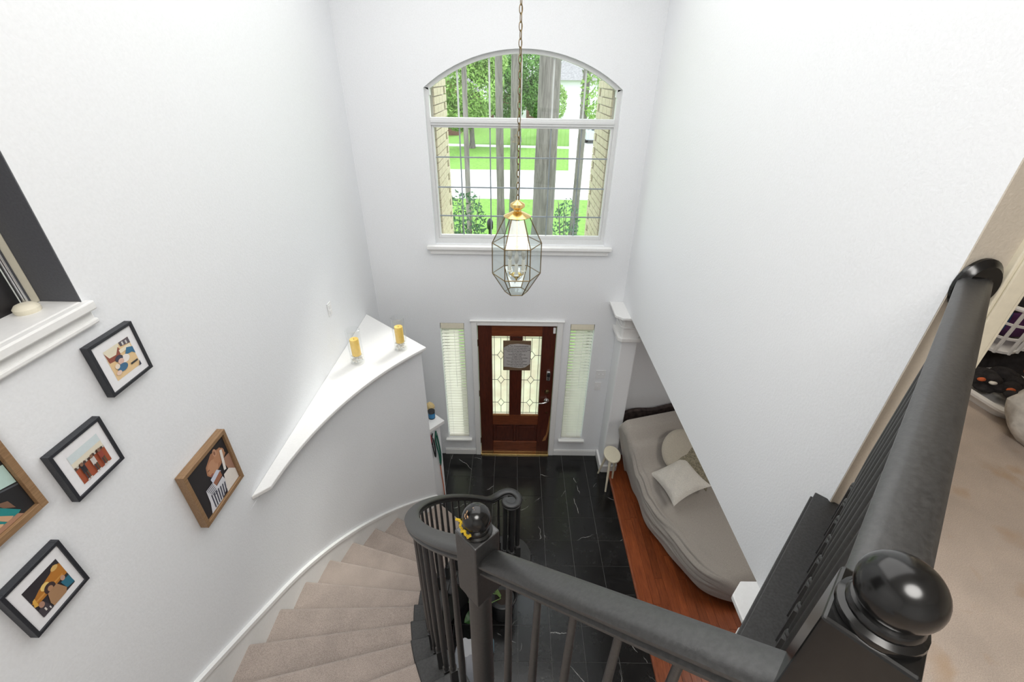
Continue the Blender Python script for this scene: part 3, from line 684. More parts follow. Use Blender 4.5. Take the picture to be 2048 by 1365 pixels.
m.prism([(p_.x, p_.y) for p_ in hexa(rb*.97, 0)], z_b-.0015, z_b+.0015); m.build('bottom_glass', 'lantern_glass', lan)
m = MB()
for k in range(4):
    for i in range(6):
        m.tube([rings[k][i], rings[k][(i+1) % 6]], .0034, 6)
        if k < 3: m.tube([rings[k][i], rings[k+1][i]], .0034, 6)
m.build('brass_frame', 'brass_dark', lan, smooth=True)
MB().lathe([(.082, 0), (.086, .004), (.05, .022), (.034, .03), (.024, .034), (.024, .045), (.034, .052), (.046, .062), (.044, .078), (.028, .088), (.018, .092), (.012, .1)], (LX, LY, z_t-.006), 24).build('crown_cap', 'brass', lan, smooth=True)
MB().tube([(LX, LY, z_b+.10), (LX, LY, z_t)], .0035, 8).lathe([(.004, 0), (.012, .008), (.004, .018), (.014, .03), (.004, .04)], (LX, LY, z_b+.285), 14).build('centre_rod', 'brass', lan, smooth=True)
MB().lathe([(.003, -.035), (.008, -.02), (.02, -.01), (.035, .005), (.034, .014), (.012, .022)], (LX, LY, z_b+.115), 18).build('candle_dish', 'brass', lan, smooth=True)
for i in range(3):
    a_ = .5+i*2*math.pi/3; x, y = LX+.052*math.cos(a_), LY+.052*math.sin(a_); zb = z_b+.135
    MB().tube([(LX+.01*math.cos(a_), LY+.01*math.sin(a_), z_b+.12), (LX+.03*math.cos(a_), LY+.03*math.sin(a_), z_b+.108), (x, y, z_b+.115), (x, y, zb)], .004, 8).build('candle_arm', 'brass', lan, smooth=True)
    sl_ = MB().lathe([(.016, 0), (.017, .005), (.0115, .01), (.0115, .082)], (x, y, zb), 16).build('candle_sleeve', 'candle_sleeve', lan, smooth=True)
    MB().lathe([(.008, .08), (.008, .092), (.012, .10), (.0165, .118), (.014, .135), (.007, .155), (.001, .172)], (x, y, zb), 16).build('candle_bulb', 'bulb_glass', sl_, smooth=True)
# chain of single links up to the ceiling
lk = MB(); pth = []
for k in range(16):
    a_ = 2*math.pi*k/16; pth.append((.0085*math.cos(a_), 0, .021*math.sin(a_)))
n_ = len(pth); vs = []; fs = []
for i in range(n_):
    p_ = V(pth[i]); t_ = (V(pth[(i+1) % n_])-V(pth[i-1])).normalized(); u_ = V((0, 1, 0)); w2 = t_.cross(u_)
    for k in range(6): a_ = k*math.pi/3; vs.append(p_+(u_*math.cos(a_)+w2*math.sin(a_))*.0022)
fs = [(i*6+k, i*6+(k+1) % 6, ((i+1) % n_)*6+(k+1) % 6, ((i+1) % n_)*6+k) for i in range(n_) for k in range(6)]
lme = lk.add(vs, fs).mesh('chain_link', 'brass_dark', smooth=True)
MB().lathe([(.0, 0), (.0, 0)], (LX, LY, 3), 3) if False else None
z = z_t+.105; i = 0
while z < ZC-.03:
    place('chain_link', lme, (LX, LY, z), lan, (0, 0, (i % 2)*math.pi/2+.4)); z += .0355; i += 1
MB().tube([(LX+.004, LY+.004, z_t+.09), (LX+.007, LY-.003, 4.4), (LX+.003, LY+.004, 5.0), (LX+.004, LY, ZC-.02)], .0018, 6).build('lamp_wire', 'brass_dark', lan)
MB().lathe([(.01, -.035), (.06, -.02), (.065, -.002)], (LX, LY, ZC), 20).build('ceiling_canopy', 'brass', lan, smooth=True)
# ================================================================== CANDLE VASES
def vase(x, y, label):
    s = thing('candle_vase', (x, y, ZH), label, 'candle holder', 'hurricane vases on the ledge')
    R_ = .058; h = .32
    m = MB().lathe([(R_*.96, .0), (R_, .004), (R_, h), (R_-.003, h+.002), (R_-.005, h), (R_-.005, .014), (.001, .012)], (x, y, ZH+.0005), 32, caps=False); m.build('glass_cylinder', 'vase_glass', s, smooth=True)
    m = MB(); random.seed(int(x*-100))
    for k in range(120):
        a_ = random.random()*6.28; r_ = R_*.78*math.sqrt(random.random()); m.sphere((x+r_*math.cos(a_), y+r_*math.sin(a_), ZH+.02+random.random()*.06), (random.uniform(.004, .009), random.uniform(.004, .009), random.uniform(.003, .006)), 6, 4)
    tag(m.build('seashells', 'shell_white', s, smooth=True), kind='stuff')
    c_ = MB().lathe([(.037, 0), (.0375, .01), (.0375, .15), (.035, .156), (.02, .152), (.001, .15)], (x, y, ZH+.078), 28, caps=False).build('pillar_candle', 'candle_wax', s, smooth=True)
    MB().tube([(x, y, ZH+.228), (x+.001, y, ZH+.24)], .0015, 6).build('wick', 'lead', c_)
    MB().lathe([(.0595, h+.0), (.0605, h+.003), (.0575, h+.005), (.0555, h+.002)], (x, y, ZH), 32, caps=False).build('glass_rim', 'vase_glass', s, smooth=True)
vase(-1.335, 3.20, 'glass candle vase with dull yellow candle on the middle of the ledge')
vase(-1.012, 3.425, 'glass candle vase with bright yellow candle at the pointed end corner of the ledge')
random.seed(11)
# ================================================================== LEFT WINDOW
lwin = thing('window_4', (XL-.14, .9, WLZ0), 'stair window with charcoal jamb and thick white sill', 'window', kind='structure')
MB().box(XL-.165, XL-.001, WLY1-.004, WLY1-.0005, WLZ0+.012, WLZ1).build('window_jamb', 'charcoal_paint', lwin)
MB().box(XL-.165, XL+.0, WLY0, WLY1-.001, WLZ0+.0005, WLZ0+.012).box(XL+.0005, XL+.034, WLY0-.05, WLY1+.012, WLZ0-.022, WLZ0+.012).build('window_sill', 'trim_white', lwin, bevel=.006)
MB().box(XL+.0005, XL+.012, WLY0-.05, WLY1+.006, WLZ0-.065, WLZ0-.022).box(XL+.0005, XL+.022, WLY0-.05, WLY1+.008, WLZ0-.075, WLZ0-.055).build('sill_apron', 'trim_white', lwin, bevel=.006)
MB().box(XL-.18, XL-.14, WLY1-.04, WLY1-.004, WLZ0+.012, WLZ1).build('frame_stile', 'trim_cream', lwin, bevel=.004)
MB().lathe([(.012, 0), (.012, 1.3)], (XL-.128, WLY1-.058, WLZ0+.02), 14).lathe([(.005, 0), (.005, 1.3)], (XL-.114, WLY1-.066, WLZ0+.02), 10).build('sash_track', 'aluminium', lwin, smooth=True)
MB().box(XL-.19, XL-.15, WLY0, WLY1-.06, WLZ0+.012, WLZ1).build('dark_screen', 'dark_screen', lwin)
MB().lathe([(.034, 0), (.036, .006), (.036, .016), (.028, .026), (.016, .03)], (XL-.108, WLY1-.085, WLZ0+.012), 24).build('track_bracket', 'trim_cream', lwin, smooth=True)
# ================================================================== PICTURE FRAMES
S_ = 1.0203
def fz(z): return CAMZ-(CAMZ-z)*S_
def ellipse(cx, cy, rx, ry, n=18, rot=0):
    return [(cx+rx*math.cos(2*math.pi*i/n)*math.cos(rot)-ry*math.sin(2*math.pi*i/n)*math.sin(rot), cy+rx*math.cos(2*math.pi*i/n)*math.sin(rot)+ry*math.sin(2*math.pi*i/n)*math.cos(rot)) for i in range(n)]
def rect(a, b, c, d): return [(a, c), (b, c), (b, d), (a, d)]
def picture(y0, y1, z0, z1, py0, py1, pz0, pz1, mat, depth, bw, layers, label, mat_on=True):
    y0, y1, py0, py1 = [q*S_ for q in (y0, y1, py0, py1)]; z0, z1, pz0, pz1 = [fz(q) for q in (z0, z1, pz0, pz1)]
    s = thing('picture_frame', (XL+.002, (y0+y1)/2, z0), label, 'picture frame', 'photographs on the stair wall')
    X0, X1 = XL+.002, XL+depth
    for a, b, c, d in ((y0, y0+bw, z0, z1), (y1-bw, y1, z0, z1), (y0+bw, y1-bw, z0, z0+bw), (y0+bw, y1-bw, z1-bw, z1)):
        MB().box(X0, X1, a, b, c, d).build('frame_bar', mat, s, bevel=.0012)
    xb = X1-.006 if mat_on else X1-.014
    MB().box(X0, xb, y0+bw, y1-bw, z0+bw, z1-bw).build('mat_board' if mat_on else 'backing', 'mat_board' if mat_on else 'black_plastic', s)
    m = MB(); mats = []
    for i, (col, poly) in enumerate(layers):
        m.mi = i; mats.append(flat(col)); x = xb+.0006+.0002*i
        # clip to the print
        P = [(min(1, max(0, u)), min(1, max(0, v))) for u, v in poly]
        m.add([(x, py0+(py1-py0)*u, pz0+(pz1-pz0)*v) for u, v in P], [tuple(range(len(P)))])
    m.build('photo_print', mats, s)
rnd = random.Random(5)
ph1 = [((.80, .58, .32), rect(0, 1, 0, 1)), ((.80, .74, .58), [(0, 1), (0, .72), (.45, .70), (.62, 1)]), ((.30, .09, .06), [(0, .95), (.03, .60), (.34, .56), (.60, .72), (.52, .9), (.36, .72), (.1, .74)]),
       ((.12, .10, .12), [(.6, 1), (.62, .86), (1, .80), (1, 1)]), ((.7, .68, .65), rect(.7, .76, .86, .97)), ((.6, .58, .56), rect(.84, .9, .84, .95)), ((.84, .76, .6), rect(.5, .95, .68, .80)),
       ((.05, .17, .30), [(.62, .55), (.9, .52), (1, .42), (1, .66), (.78, .74)]), ((.85, .80, .76), ellipse(.58, .47, .17, .12)), ((.06, .06, .09), ellipse(.38, .58, .15, .10)), ((.74, .5, .42), ellipse(.40, .47, .11, .09)),
       ((.06, .16, .28), ellipse(.36, .28, .20, .12)), ((.80, .6, .5), ellipse(.16, .2, .10, .07)), ((.84, .72, .6), ellipse(.2, .4, .09, .08)), ((.05, .05, .05), rect(.66, .95, .18, .24)), ((.05, .05, .08), [(.9, .0), (1, 0), (1, .16)])]
picture(1.29, 1.495, 3.475, 3.688, 1.338, 1.455, 3.516, 3.641, 'frame_black', .03, .012, ph1, 'small black frame directly below the window sill, photo of a child lying on a floor')
ph2 = [((.80, .74, .60), rect(0, 1, 0, 1)), ((.66, .74, .76), rect(0, 1, .75, 1)), ((.38, .09, .04), rect(0, 1, 0, .52)), ((.10, .07, .06), rect(0, 1, .50, .57))]
for k in range(14): ph2.append(((.6, .56, .5) if k % 2 else (.09, .05, .04), rect(k/14, k/14+.05, .52, .58+.03*rnd.random())))
for cx, c in ((.2, (.03, .025, .03)), (.52, (.62, .58, .55)), (.78, (.3, .06, .04))):
    ph2 += [(c, rect(cx-.07, cx+.07, .28, .52)), ((.07, .05, .05), rect(cx-.055, cx-.01, .06, .30)), ((.10, .08, .05), rect(cx+.015, cx+.06, .06, .30)), ((.25, .14, .09), ellipse(cx, .57, .05, .06)), ((.75, .7, .65), rect(cx-.07, cx-.01, .03, .07)), ((.75, .7, .65), rect(cx+.01, cx+.08, .03, .07))]
picture(1.006, 1.21, 3.247, 3.455, 1.052, 1.172, 3.283, 3.407, 'frame_black', .03, .012, ph2, 'black frame holding a photo of three children on red ground')
ph4 = [((.03, .025, .03), rect(0, 1, 0, 1)), ((.48, .19, .03), [(0, .55), (.1, .40), (1, .42), (1, .82), (.85, .92), (.7, .80), (.3, .70)]), ((.75, .42, .08), [(0, .42), (.1, .36), (.12, .62), (.05, .6)]), ((.85, .6, .2), ellipse(.44, .64, .12, .10)), ((.62, .3, .07), rect(.1, .9, .48, .53)),
       ((.7, .45, .15), ellipse(.84, .84, .10, .07)), ((.05, .03, .03), ellipse(.5, .5, .15, .15)), ((.45, .25, .14), ellipse(.5, .48, .07, .08)), ((.40, .23, .12), [(.38, .42), (.66, .44), (.78, .1), (.7, 0), (.32, 0), (.3, .15)]),
       ((.03, .16, .24), [(.74, .36), (.98, .34), (1, .04), (.78, .08)]), ((.5, .3, .22), ellipse(.84, .42, .06, .08)), ((.06, .05, .06), [(.0, .28), (.22, .34), (.3, .0), (0, 0)]), ((.42, .24, .17), ellipse(.14, .34, .07, .09)), ((.7, .66, .6), rect(.12, .16, .1, .2)), ((.7, .68, .66), rect(.22, .25, .04, .12))]
picture(.703, .897, 2.985, 3.2, .746, .862, 3.022, 3.150, 'frame_black', .03, .012, ph4, 'lowest black frame, photo of people in golden light')
ph3 = [((.025, .022, .024), rect(0, 1, 0, 1)), ((.03, .022, .02), ellipse(.72, .86, .22, .13, rot=-.4)), ((.42, .20, .11), [(.42, .80), (.62, .92), (.86, .86), (.94, .66), (.80, .58), (.62, .54), (.44, .56), (.38, .66)]), ((.55, .29, .17), ellipse(.56, .68, .14, .14)), ((.50, .25, .14), ellipse(.78, .74, .15, .12)),
       ((.58, .32, .2), ellipse(.71, .87, .05, .075)), ((.3, .13, .08), ellipse(.705, .865, .022, .04)), ((.22, .09, .06), rect(.42, .47, .70, .72)), ((.34, .12, .09), ellipse(.47, .585, .045, .022)), ((.66, .70, .82), [(.40, .54), (.60, .58), (.68, .48), (.42, .42)]), ((.36, .15, .09), [(.42, .44), (.66, .50), (.66, .38), (.46, .34)]),
       ((.72, .72, .76), [(.22, .46), (.42, .46), (.46, .33), (.66, .36), (.72, .12), (.46, 0), (.14, 0), (.2, .2)]), ((.40, .22, .15), [(.80, .62), (1, .6), (1, .22), (.84, .36)]), ((.82, .76, .70), [(.70, .36), (.86, .36), (1, .22), (1, 0), (.62, 0)]), ((.84, .78, .74), [(.82, .82), (.88, .8), (.80, .4), (.74, .42)])]
for k in range(7): ph3.append(((.05, .05, .08), [(.27+.06*k, .30-.01*k), (.295+.06*k, .30-.01*k), (.275+.055*k, .02), (.25+.055*k, .02)]))
for k in range(6): ph3.append(((.06, .06, .09), rect(.22+.02*k, .40+.005*k, .44-.04*k, .452-.04*k)))
picture(1.368, 1.694, 2.617, 2.957, 1.392, 1.672, 2.640, 2.930, 'frame_wood', .042, .020, ph3, 'square wooden frame with a portrait of a sleeping baby', False)
ph5 = [((.018, .018, .02), rect(0, 1, 0, 1)), ((.5, .68, .63), [(.5, .48), (.75, .42), (1, .35), (1, .60), (.74, .66), (.5, .7)]), ((.30, .34, .38), [(.5, .74), (.78, .70), (1, .66), (1, .9), (.5, 1)]), ((.62, .66, .68), [(.8, .72), (1, .69), (1, .76), (.8, .78)]),
       ((.09, .10, .11), [(.5, .44), (.75, .39), (1, .31), (1, .33), (.75, .41), (.5, .465)]), ((.02, .24, .24), [(.3, .36), (.62, .34), (.74, .26), (.88, .06), (.8, .02), (.3, .0)]), ((.20, .11, .07), [(.74, .3), (.84, .24), (.86, .12), (.78, .2)]),
       ((.66, .42, .25), [(.3, .22), (.58, .2), (.70, .06), (.5, 0), (.3, 0)]), ((.60, .36, .22), [(.62, .22), (.66, .23), (.80, .06), (.74, .04)]), ((.40, .22, .14), [(.5, .06), (.84, .05), (.88, 0), (.5, 0)]), ((.05, .04, .05), ellipse(.56, .05, .05, .04))]
picture(.605, .938, 3.33, 3.66, .628, .914, 3.353, 3.637, 'frame_wood', .03, .022, ph5, 'large wooden frame cut by the picture edge, photo with turquoise clothes', False)
# ================================================================== SOFA
AX = V((.961, .276, 0)); BX = V((.276, -.961, 0)); SO = V((1.27, 4.06, 0))
def interp(T_, x):
    for (a, b), (c, d) in zip(T_, T_[1:]):
        if x <= c: 
            k = (x-a)/(c-a); k = k*k*(3-2*k); return b+(d-b)*k
    return T_[-1][1]
TOP = [(0, 1.0), (.05, 1.03), (.14, 1.0), (.30, .86), (.52, .64), (.75, .50), (1.0, .45), (1.7, .43), (1.86, .40)]
HEM = [(0, .23), (.4, .15), (.85, .06), (1.15, .10), (1.6, .17), (1.87, .22)]
RID = [(0, .03), (.1, .03), (.5, .055), (.85, .05), (1.3, .10), (1.87, .16)]
sofa = thing('sofa', (SO.x+.6, SO.y-.7, .02), 'armless sofa bed under a wrinkled grey slipcover on the wood floor', 'sofa')
FOLDS = [(.18, .10, .25, 1.2, .012), (.25, .12, .2, 1.1, .013), (.33, .11, .3, 1.25, .012), (.40, .10, .35, 1.0, .010), (.12, .05, .7, 1.8, .012), (.18, .045, .85, 1.85, .013), (.25, .04, .95, 1.8, .012), (.31, .05, 1.0, 1.8, .011), (.38, .06, 1.1, 1.75, .010), (.47, .06, 1.2, 1.7, .007), (.50, -.02, .5, .95, .008)]
def cover(u, v):
    b = 1.88*u; top = interp(TOP, b); hem = interp(HEM, b); rid = interp(RID, b)
    # section: v 0..0.3 side, 0.3..0.45 round, rest top
    rr = min(.10, top*.3); z0 = .13
    fade = max(0, 1-abs(v-.25)/.33)
    env = min(1, max(0, b-.1)*2.5)*min(1, (1.9-b)*4)
    wr = .006*fade*(math.sin(26*v*1.6-9*b)+.6*math.sin(44*v-17*b+1.3))*env
    for v0, dr, b0, b1, dp in FOLDS:
        if b0 < b < b1:
            e = math.sin(math.pi*(b-b0)/(b1-b0)); x_ = (v-(v0+dr*(b-b0)))/.011
            if abs(x_) < 3: wr -= dp*e*math.exp(-x_*x_)
            x_ = (v-(v0+dr*(b-b0))-.022)/.014
            if abs(x_) < 3: wr += dp*.8*e*math.exp(-x_*x_)
    if v < .3:
        k = v/.3; a = hem+(rid-hem)*(k**(1.0 if b < .6 else max(.6, 1.0-(b-.6)*.7))); z = z0+(top-rr-z0)*k; a -= wr
    elif v < .45:
        k = (v-.3)/.15*math.pi/2; a = rid+rr*(1-math.cos(k)); z = top-rr+rr*math.sin(k); a -= wr*math.cos(k); z += wr*math.sin(k)
    else:
        k = (v-.45)/.55; a = rid+rr+(1.30-rid-rr)*k; z = top+wr+.006*math.sin(7*a+3*b)*(1 if .2 < b < 1.7 else 0)+.02*k*(1-k)
    # front rounding
    fr = (b-1.72)/.16
    if fr > 0: z = z0+(z-z0)*math.sqrt(max(0, 1-fr*fr*.93)); 
    if b > 1.45: a += (.40*((b-1.45)/.43)**3)*(1-min(1, a/.9))
    bk = (.06-b)/.06
    P = SO+AX*a+BX*b
    P.z = z if bk < 0 else z-.04*bk*bk
    return P
m = MB().grid(cover, 110, 170)
def back(u, v):
    q = cover(0, .3*u); e = SO+AX*1.3; return q*(1-v)+V((e.x, e.y, q.z))*v
m.grid(back, 12, 12)
def back_top(u, v):
    q = cover(0, .3+.7*v); return V((q.x, q.y, q.z+(cover(0, .3).z-q.z)*u))
m.grid(back_top, 3, 80)
m.grid(lambda u, v: V((0, 0, 0))+(cover(1, v)*(1-u)+V((cover(1, v).x, cover(1, v).y, .12))*u), 2, 170)
m.build('slipcover', 'slipcover', sofa, smooth=True)
for a, b in ((.3, .35), (.20, .72), (1.15, .35), (.62, 1.5), (1.15, 1.5)):
    q = SO+AX*a+BX*b; MB().lathe([(.02, 0), (.028, .16)], (q.x, q.y, .02), 12).build('leg', 'black_plastic', sofa)
MB().obox(SO+AX*.72+BX*.95+V((0, 0, .24)), AX, BX, (0, 0, 1), .42, .66, .08).build('frame_base', 'black_plastic', sofa)
def pillow(name, c, ax, ay, wv, hv, t, mat, label, pinch=.13):
    ax = V(ax).normalized(); az = ax.cross(V(ay)).normalized(); ay = az.cross(ax); c = V(c)
    m = MB()
    for sg in (1, -1):
        def fn(u, v):
            x, y = 2*u-1, 2*v-1
            k = max(0, (1-abs(x)**2.6)*(1-abs(y)**2.6))**.55
            px = x*(1-pinch*(1-abs(y)**2)*abs(x)); py = y*(1-pinch*(1-abs(x)**2)*abs(y))
            w_ = .008*math.sin(9*x+5*y)*math.sin(7*y-2*x)*k
            return c+ax*px*wv/2+ay*py*hv/2+az*(sg*t/2*k+w_)
        m.grid(fn, 22, 22)
    o = m.build(name, mat, None, smooth=True)
    return tag(o, label, 'pillow', 'pillows on the sofa')
pillow('throw_pillow', (1.875, 3.45, .69), (.377, .125, .15), (.2, -.415, .0), .47, .47, .15, 'pillow_white', 'white square throw pillow lying in front on the grey sofa')
pillow('throw_pillow', (2.15, 3.66, .75), AX*.8-BX*.45+V((0, 0, .3)), AX*.45+BX*.75-V((0, 0, .25)), .50, .46, .14, 'pillow_knit', 'olive brown knitted pillow behind the white square one')
o = MB()
def rp(u, v):
    a_ = 2*math.pi*u; k = math.sin(math.pi*v); x = .25*k*math.cos(a_); y = .25*k*math.sin(a_)
    h = -.075*math.cos(math.pi*v)*(1-.15*k)
    ay = (BX*-.62+V((0, 0, .78))).normalized(); az = AX.cross(ay)
    return SO+AX*.60+BX*.47+V((0, 0, .80))+AX*x+ay*y+az*h
o.grid(rp, 28, 14); tag(o.build('throw_pillow', 'pillow_beige', smooth=True), 'round beige pillow leaning between sofa back and knitted pillow', 'pillow', 'pillows on the sofa')
# dark blanket behind the sofa back
m = MB()
def bl(u, v):
    x = 1.42+1.0*u; zt = .83+.26*u+.02*math.sin(9*u); return V((x, 4.36+.03*math.sin(3*v)+.015*math.sin(14*u), .5+(zt-.5)*v))
m.grid(bl, 24, 8); m.grid(lambda u, v: bl(u, v)+V((0, .06, 0)), 24, 8); m.grid(lambda u, v: bl(u, 1)+V((0, .06*v, .012*math.sin(3.14*v))), 24, 3)
tag(m.build('dark_blanket', 'dark_blanket', smooth=True), 'dark brown blanket bunched between sofa back and wall', 'blanket')
# stool
st = thing('stool', (1.25, 4.0, 0), 'small cream wooden stool tucked between column and sofa', 'stool')
sp = []
for i in range(28):
    a_ = 2*math.pi*i/28; r_ = 1+.06*math.cos(a_-1.6); sp.append((1.268+.103*r_*math.cos(a_), 4.03+.145*r_*math.sin(a_)))
MB().prism(sp, .452, .478).build('seat', 'stool_cream', st, bevel=.008, seg=3)
for (a, b), (c, d) in (((1.222, 3.93), (1.207, 3.857)), ((1.212, 4.06), (1.163, 4.16)), ((1.305, 4.02), (1.33, 4.06))):
    MB().tube([(c, d, 0), (a, b, .455)], [.011, .017], 12).build('leg', 'stool_cream', st, smooth=True)
# ================================================================== KNEE PILLAR ITEMS
kt = 1.2845
def kpos(a, b): q = kc+kd*a+kn*b; return q.x, q.y
x, y = kpos(.062, -.10)
cn = thing('paint_can', (x, y, kt), 'small blue and black can on the half height pillar', 'can')
MB().lathe([(.036, 0), (.037, .004), (.037, .075), (.036, .078)], (x, y, kt), 24).build('can_body', 'blue_label', cn, smooth=True)
MB().lathe([(.0375, .074), (.0385, .078), (.0385, .098), (.035, .102), (.001, .102)], (x, y, kt), 24, caps=False).lathe([(.0376, 0.002), (.0376, .012)], (x, y, kt), 24, caps=False).build('can_lid', 'black_plastic', cn, smooth=True)
x, y = -.905, 3.85
sp_ = MB().sphere((x, y, kt+.06), (.05, .045, .06), 14, 10)
for i in range(len(sp_.v)): q = V(sp_.v[i]); d_ = 1+.12*math.sin(q.x*160)*math.sin(q.y*140)*math.sin(q.z*120); sp_.v[i] = (x+(q.x-x)*d_, y+(q.y-y)*d_, max(kt, kt+.06+(q.z-kt-.06)*d_))
tag(sp_.build('sponge', 'sponge_tan', smooth=True), 'tan bath sponge on the half height pillar behind the can', 'sponge')
fo = kc-kn*.2                                           # front face centre of pillar
def fpt(a, z, o=.012): q = fo+kd*a-kn*o; return V((q.x, q.y, z))
def leash(name, pts, r, mat, label, clip='aluminium'):
    s = thing(name, tuple(fpt(0, .9)), label, 'leash', 'leashes hung on the pillar')
    MB().tube(smooth_path([fpt(*q) for q in pts], 4), r, 8).build('strap', mat, s, smooth=True)
    a0, z0 = pts[0][:2]
    MB().tube([fpt(a0, z0+.0, .0), fpt(a0, z0, .02), fpt(a0, z0+.015, .028)], .003, 6).build('hook', clip, s, smooth=True)
    q = pts[-1]; MB().sphere(fpt(q[0], q[1]-.012, .014), (.008, .008, .018), 8, 6).build('clip', clip, s, smooth=True)
leash('dog_leash', [(-.035, 1.19), (-.05, 1.1), (-.045, .95, .02), (-.03, .84, .022), (-.02, .95, .016), (-.03, 1.12)], .007, 'leash_black', 'black dog leash with oval handle hung nearest the curved wall')
leash('dog_leash', [(.015, 1.19), (.0, 1.05), (.02, .85, .02), (.03, .68, .02), (.045, .85, .016), (.02, 1.15)], .009, 'leash_green', 'green dog leash hung in a long loop on the pillar')
leash('dog_leash', [(-.06, 1.19), (-.055, 1.1), (-.05, 1.04)], .006, 'leash_pink', 'short pink strap hung at the top of the pillar face')
leash('dog_leash', [(.03, .66), (.035, .5), (.045, .32), (.04, .22, .02), (.05, .12), (.055, .02)], .006, 'leash_orange', 'thin orange ended cord hanging down to the pillar foot', 'leash_black')
# yarn on the newel ball
yp = []
for i in range(40):
    k = i/39; a_ = math.radians(185+70*k); r_ = .040+.002*math.sin(k*40)
    yp.append(V((NL.x+r_*math.cos(a_), NL.y+r_*math.sin(a_), 3.552+.006*math.sin(k*14)+.016*max(0, .25-k)*4*.9)))
yp = [yp[0]+V((-.012, .0, .004))]+yp
tag(MB().tube(yp, [.0033]*len(yp), 8).build('yarn', 'yarn_yellow', smooth=True), 'yellow fuzzy yarn wound round the newel ball', 'yarn')
# ================================================================== THINGS INSIDE THE STAIR CURVE
PX, PY = -.06, 2.36
pp = thing('potted_plant', (PX, PY, 0), 'broad leaved plant in a glossy black pot inside the stair curve', 'plant')
MB().lathe([(.085, 0), (.10, .02), (.125, .26), (.135, .28), (.135, .305), (.125, .31), (.115, .29), (.11, .27), (.001, .265)], (PX, PY, .001), 28, caps=False).build('pot', 'black_plastic', pp, smooth=True)
MB().lathe([(.112, .262), (.05, .272), (.001, .27)], (PX, PY, .001), 20, caps=False).build('potting_soil', 'soil', pp)
for i in range(8):
    a_ = math.radians(140+i*11); r_ = .12+.20*((i*7) % 5)/5; h = .36+.24*((i*3) % 7)/7
    tip = V((PX+r_*math.cos(a_), PY+r_*math.sin(a_), h))
    s0 = V((PX+.02*math.cos(a_), PY+.02*math.sin(a_), .27)); mid = V((PX+.4*r_*math.cos(a_), PY+.4*r_*math.sin(a_), h*.85))
    MB().tube([s0, mid, tip], .004, 6).build('stem', 'plant_stem', pp, smooth=True)
    dr = V((math.cos(a_), math.sin(a_), -.45)).normalized(); sd_ = V((-math.sin(a_), math.cos(a_), 0)); nn_ = dr.cross(sd_)
    MB().grid(lambda u, v: tip+dr*(.15*u)+sd_*((v-.5)*.12*math.sin(math.pi*min(1, u*.93+.07))**.8)+nn_*(-.03*math.sin(3*u)+.03*abs(v-.5)), 8, 6).build('leaf', 'plant_leaf', pp, smooth=True)
bg_ = MB()
def bagf(u, v):
    a_ = 2*math.pi*u; r_ = .13*(1-.35*v**3)*(1+.10*math.sin(5*a_+4*v)+.05*math.sin(11*a_)); return V((-.34+r_*math.cos(a_), 1.86+r_*.8*math.sin(a_), .001+.42*v))
bg_.grid(bagf, 40, 14); bg_.add([bagf(i/40, 1) for i in range(40)], [tuple(range(40))]); tag(bg_.build('shopping_bag', 'plastic_bag', smooth=True), 'white plastic bag on the tiles inside the stair curve', 'bag')
bt = thing('spray_bottle', (-.17, 2.02, 0), 'pale blue bottle with white cap next to the potted plant', 'bottle')
MB().lathe([(.04, 0), (.042, .01), (.042, .17), (.03, .21), (.014, .23), (.014, .25)], (-.17, 2.02, .001), 20).build('bottle_body', 'bottle_blue', bt, smooth=True)
MB().lathe([(.017, .245), (.017, .29), (.01, .295)], (-.17, 2.02, .001), 16).build('bottle_cap', 'plastic_white', bt, smooth=True)
# ================================================================== UPSTAIRS ROOM CLUTTER
def rrect(cx, cy, wx, wy, r, n=6):
    o = []
    for sx, sy, a0 in ((1, 1, 0), (-1, 1, 90), (-1, -1, 180), (1, -1, 270)):
        for k in range(n+1): a_ = math.radians(a0+90*k/n); o.append((cx+sx*(wx-r)+r*math.cos(a_), cy+sy*(wy-r)+r*math.sin(a_)))
    return o
def tray_mesh(cx, cy, wx, wy, z0, h, t=.012, flare=1.12, ang=0):
    ca, sa = math.cos(ang), math.sin(ang)
    rot = lambda P: [(cx+(x-cx)*ca-(y-cy)*sa, cy+(x-cx)*sa+(y-cy)*ca) for x, y in P]
    rings = [(1, z0, 0), (flare, z0+h, 0), (flare, z0+h, .02), (flare, z0+h+.012, .02), (flare, z0+h+.012, -t), (1, z0+t, -t)]
    m = MB(); vs = []; n = 28
    for s, z, o in rings: vs += [(x, y, z) for x, y in rot(rrect(cx, cy, wx*s+o, wy*s+o, .07))]
    fs = [(i*n+k, i*n+(k+1) % n, (i+1)*n+(k+1) % n, (i+1)*n+k) for i in range(5) for k in range(n)]+[tuple(range(n))[::-1], tuple(5*n+k for k in range(n))]
    return m.add(vs, fs)
bi = thing('storage_bin', (2.54, 1.84, ZU), 'shallow white bin of dark odds and ends on the carpet', 'bin')
tray_mesh(2.54, 1.84, .17, .155, ZU+.001, .05, ang=.1).build('bin_tub', 'plastic_white', bi, smooth=True)
m = MB(); rr_ = random.Random(3)
for k in range(26): m.sphere((2.54+rr_.uniform(-.11, .11), 1.84+rr_.uniform(-.1, .1), ZU+.06+rr_.uniform(0, .05)), (rr_.uniform(.02, .06),)*2+(rr_.uniform(.015, .04),), 8, 6)
tag(m.build('bin_contents', 'cloth_dark', bi, smooth=True), kind='stuff')
for k, (mt, dx, dy) in enumerate((('cloth_orange', -.08, -.06), ('cloth_blue', .0, -.12), ('cloth_red', -.02, -.03), ('shell_white', -.12, .0), ('cloth_orange', -.16, .03))):
    MB().sphere((2.54+dx*.8, 1.84+dy, ZU+.105), (.022, .013, .010), 10, 6).build('bin_trinket', mt, bi, smooth=True)
sk = MB()
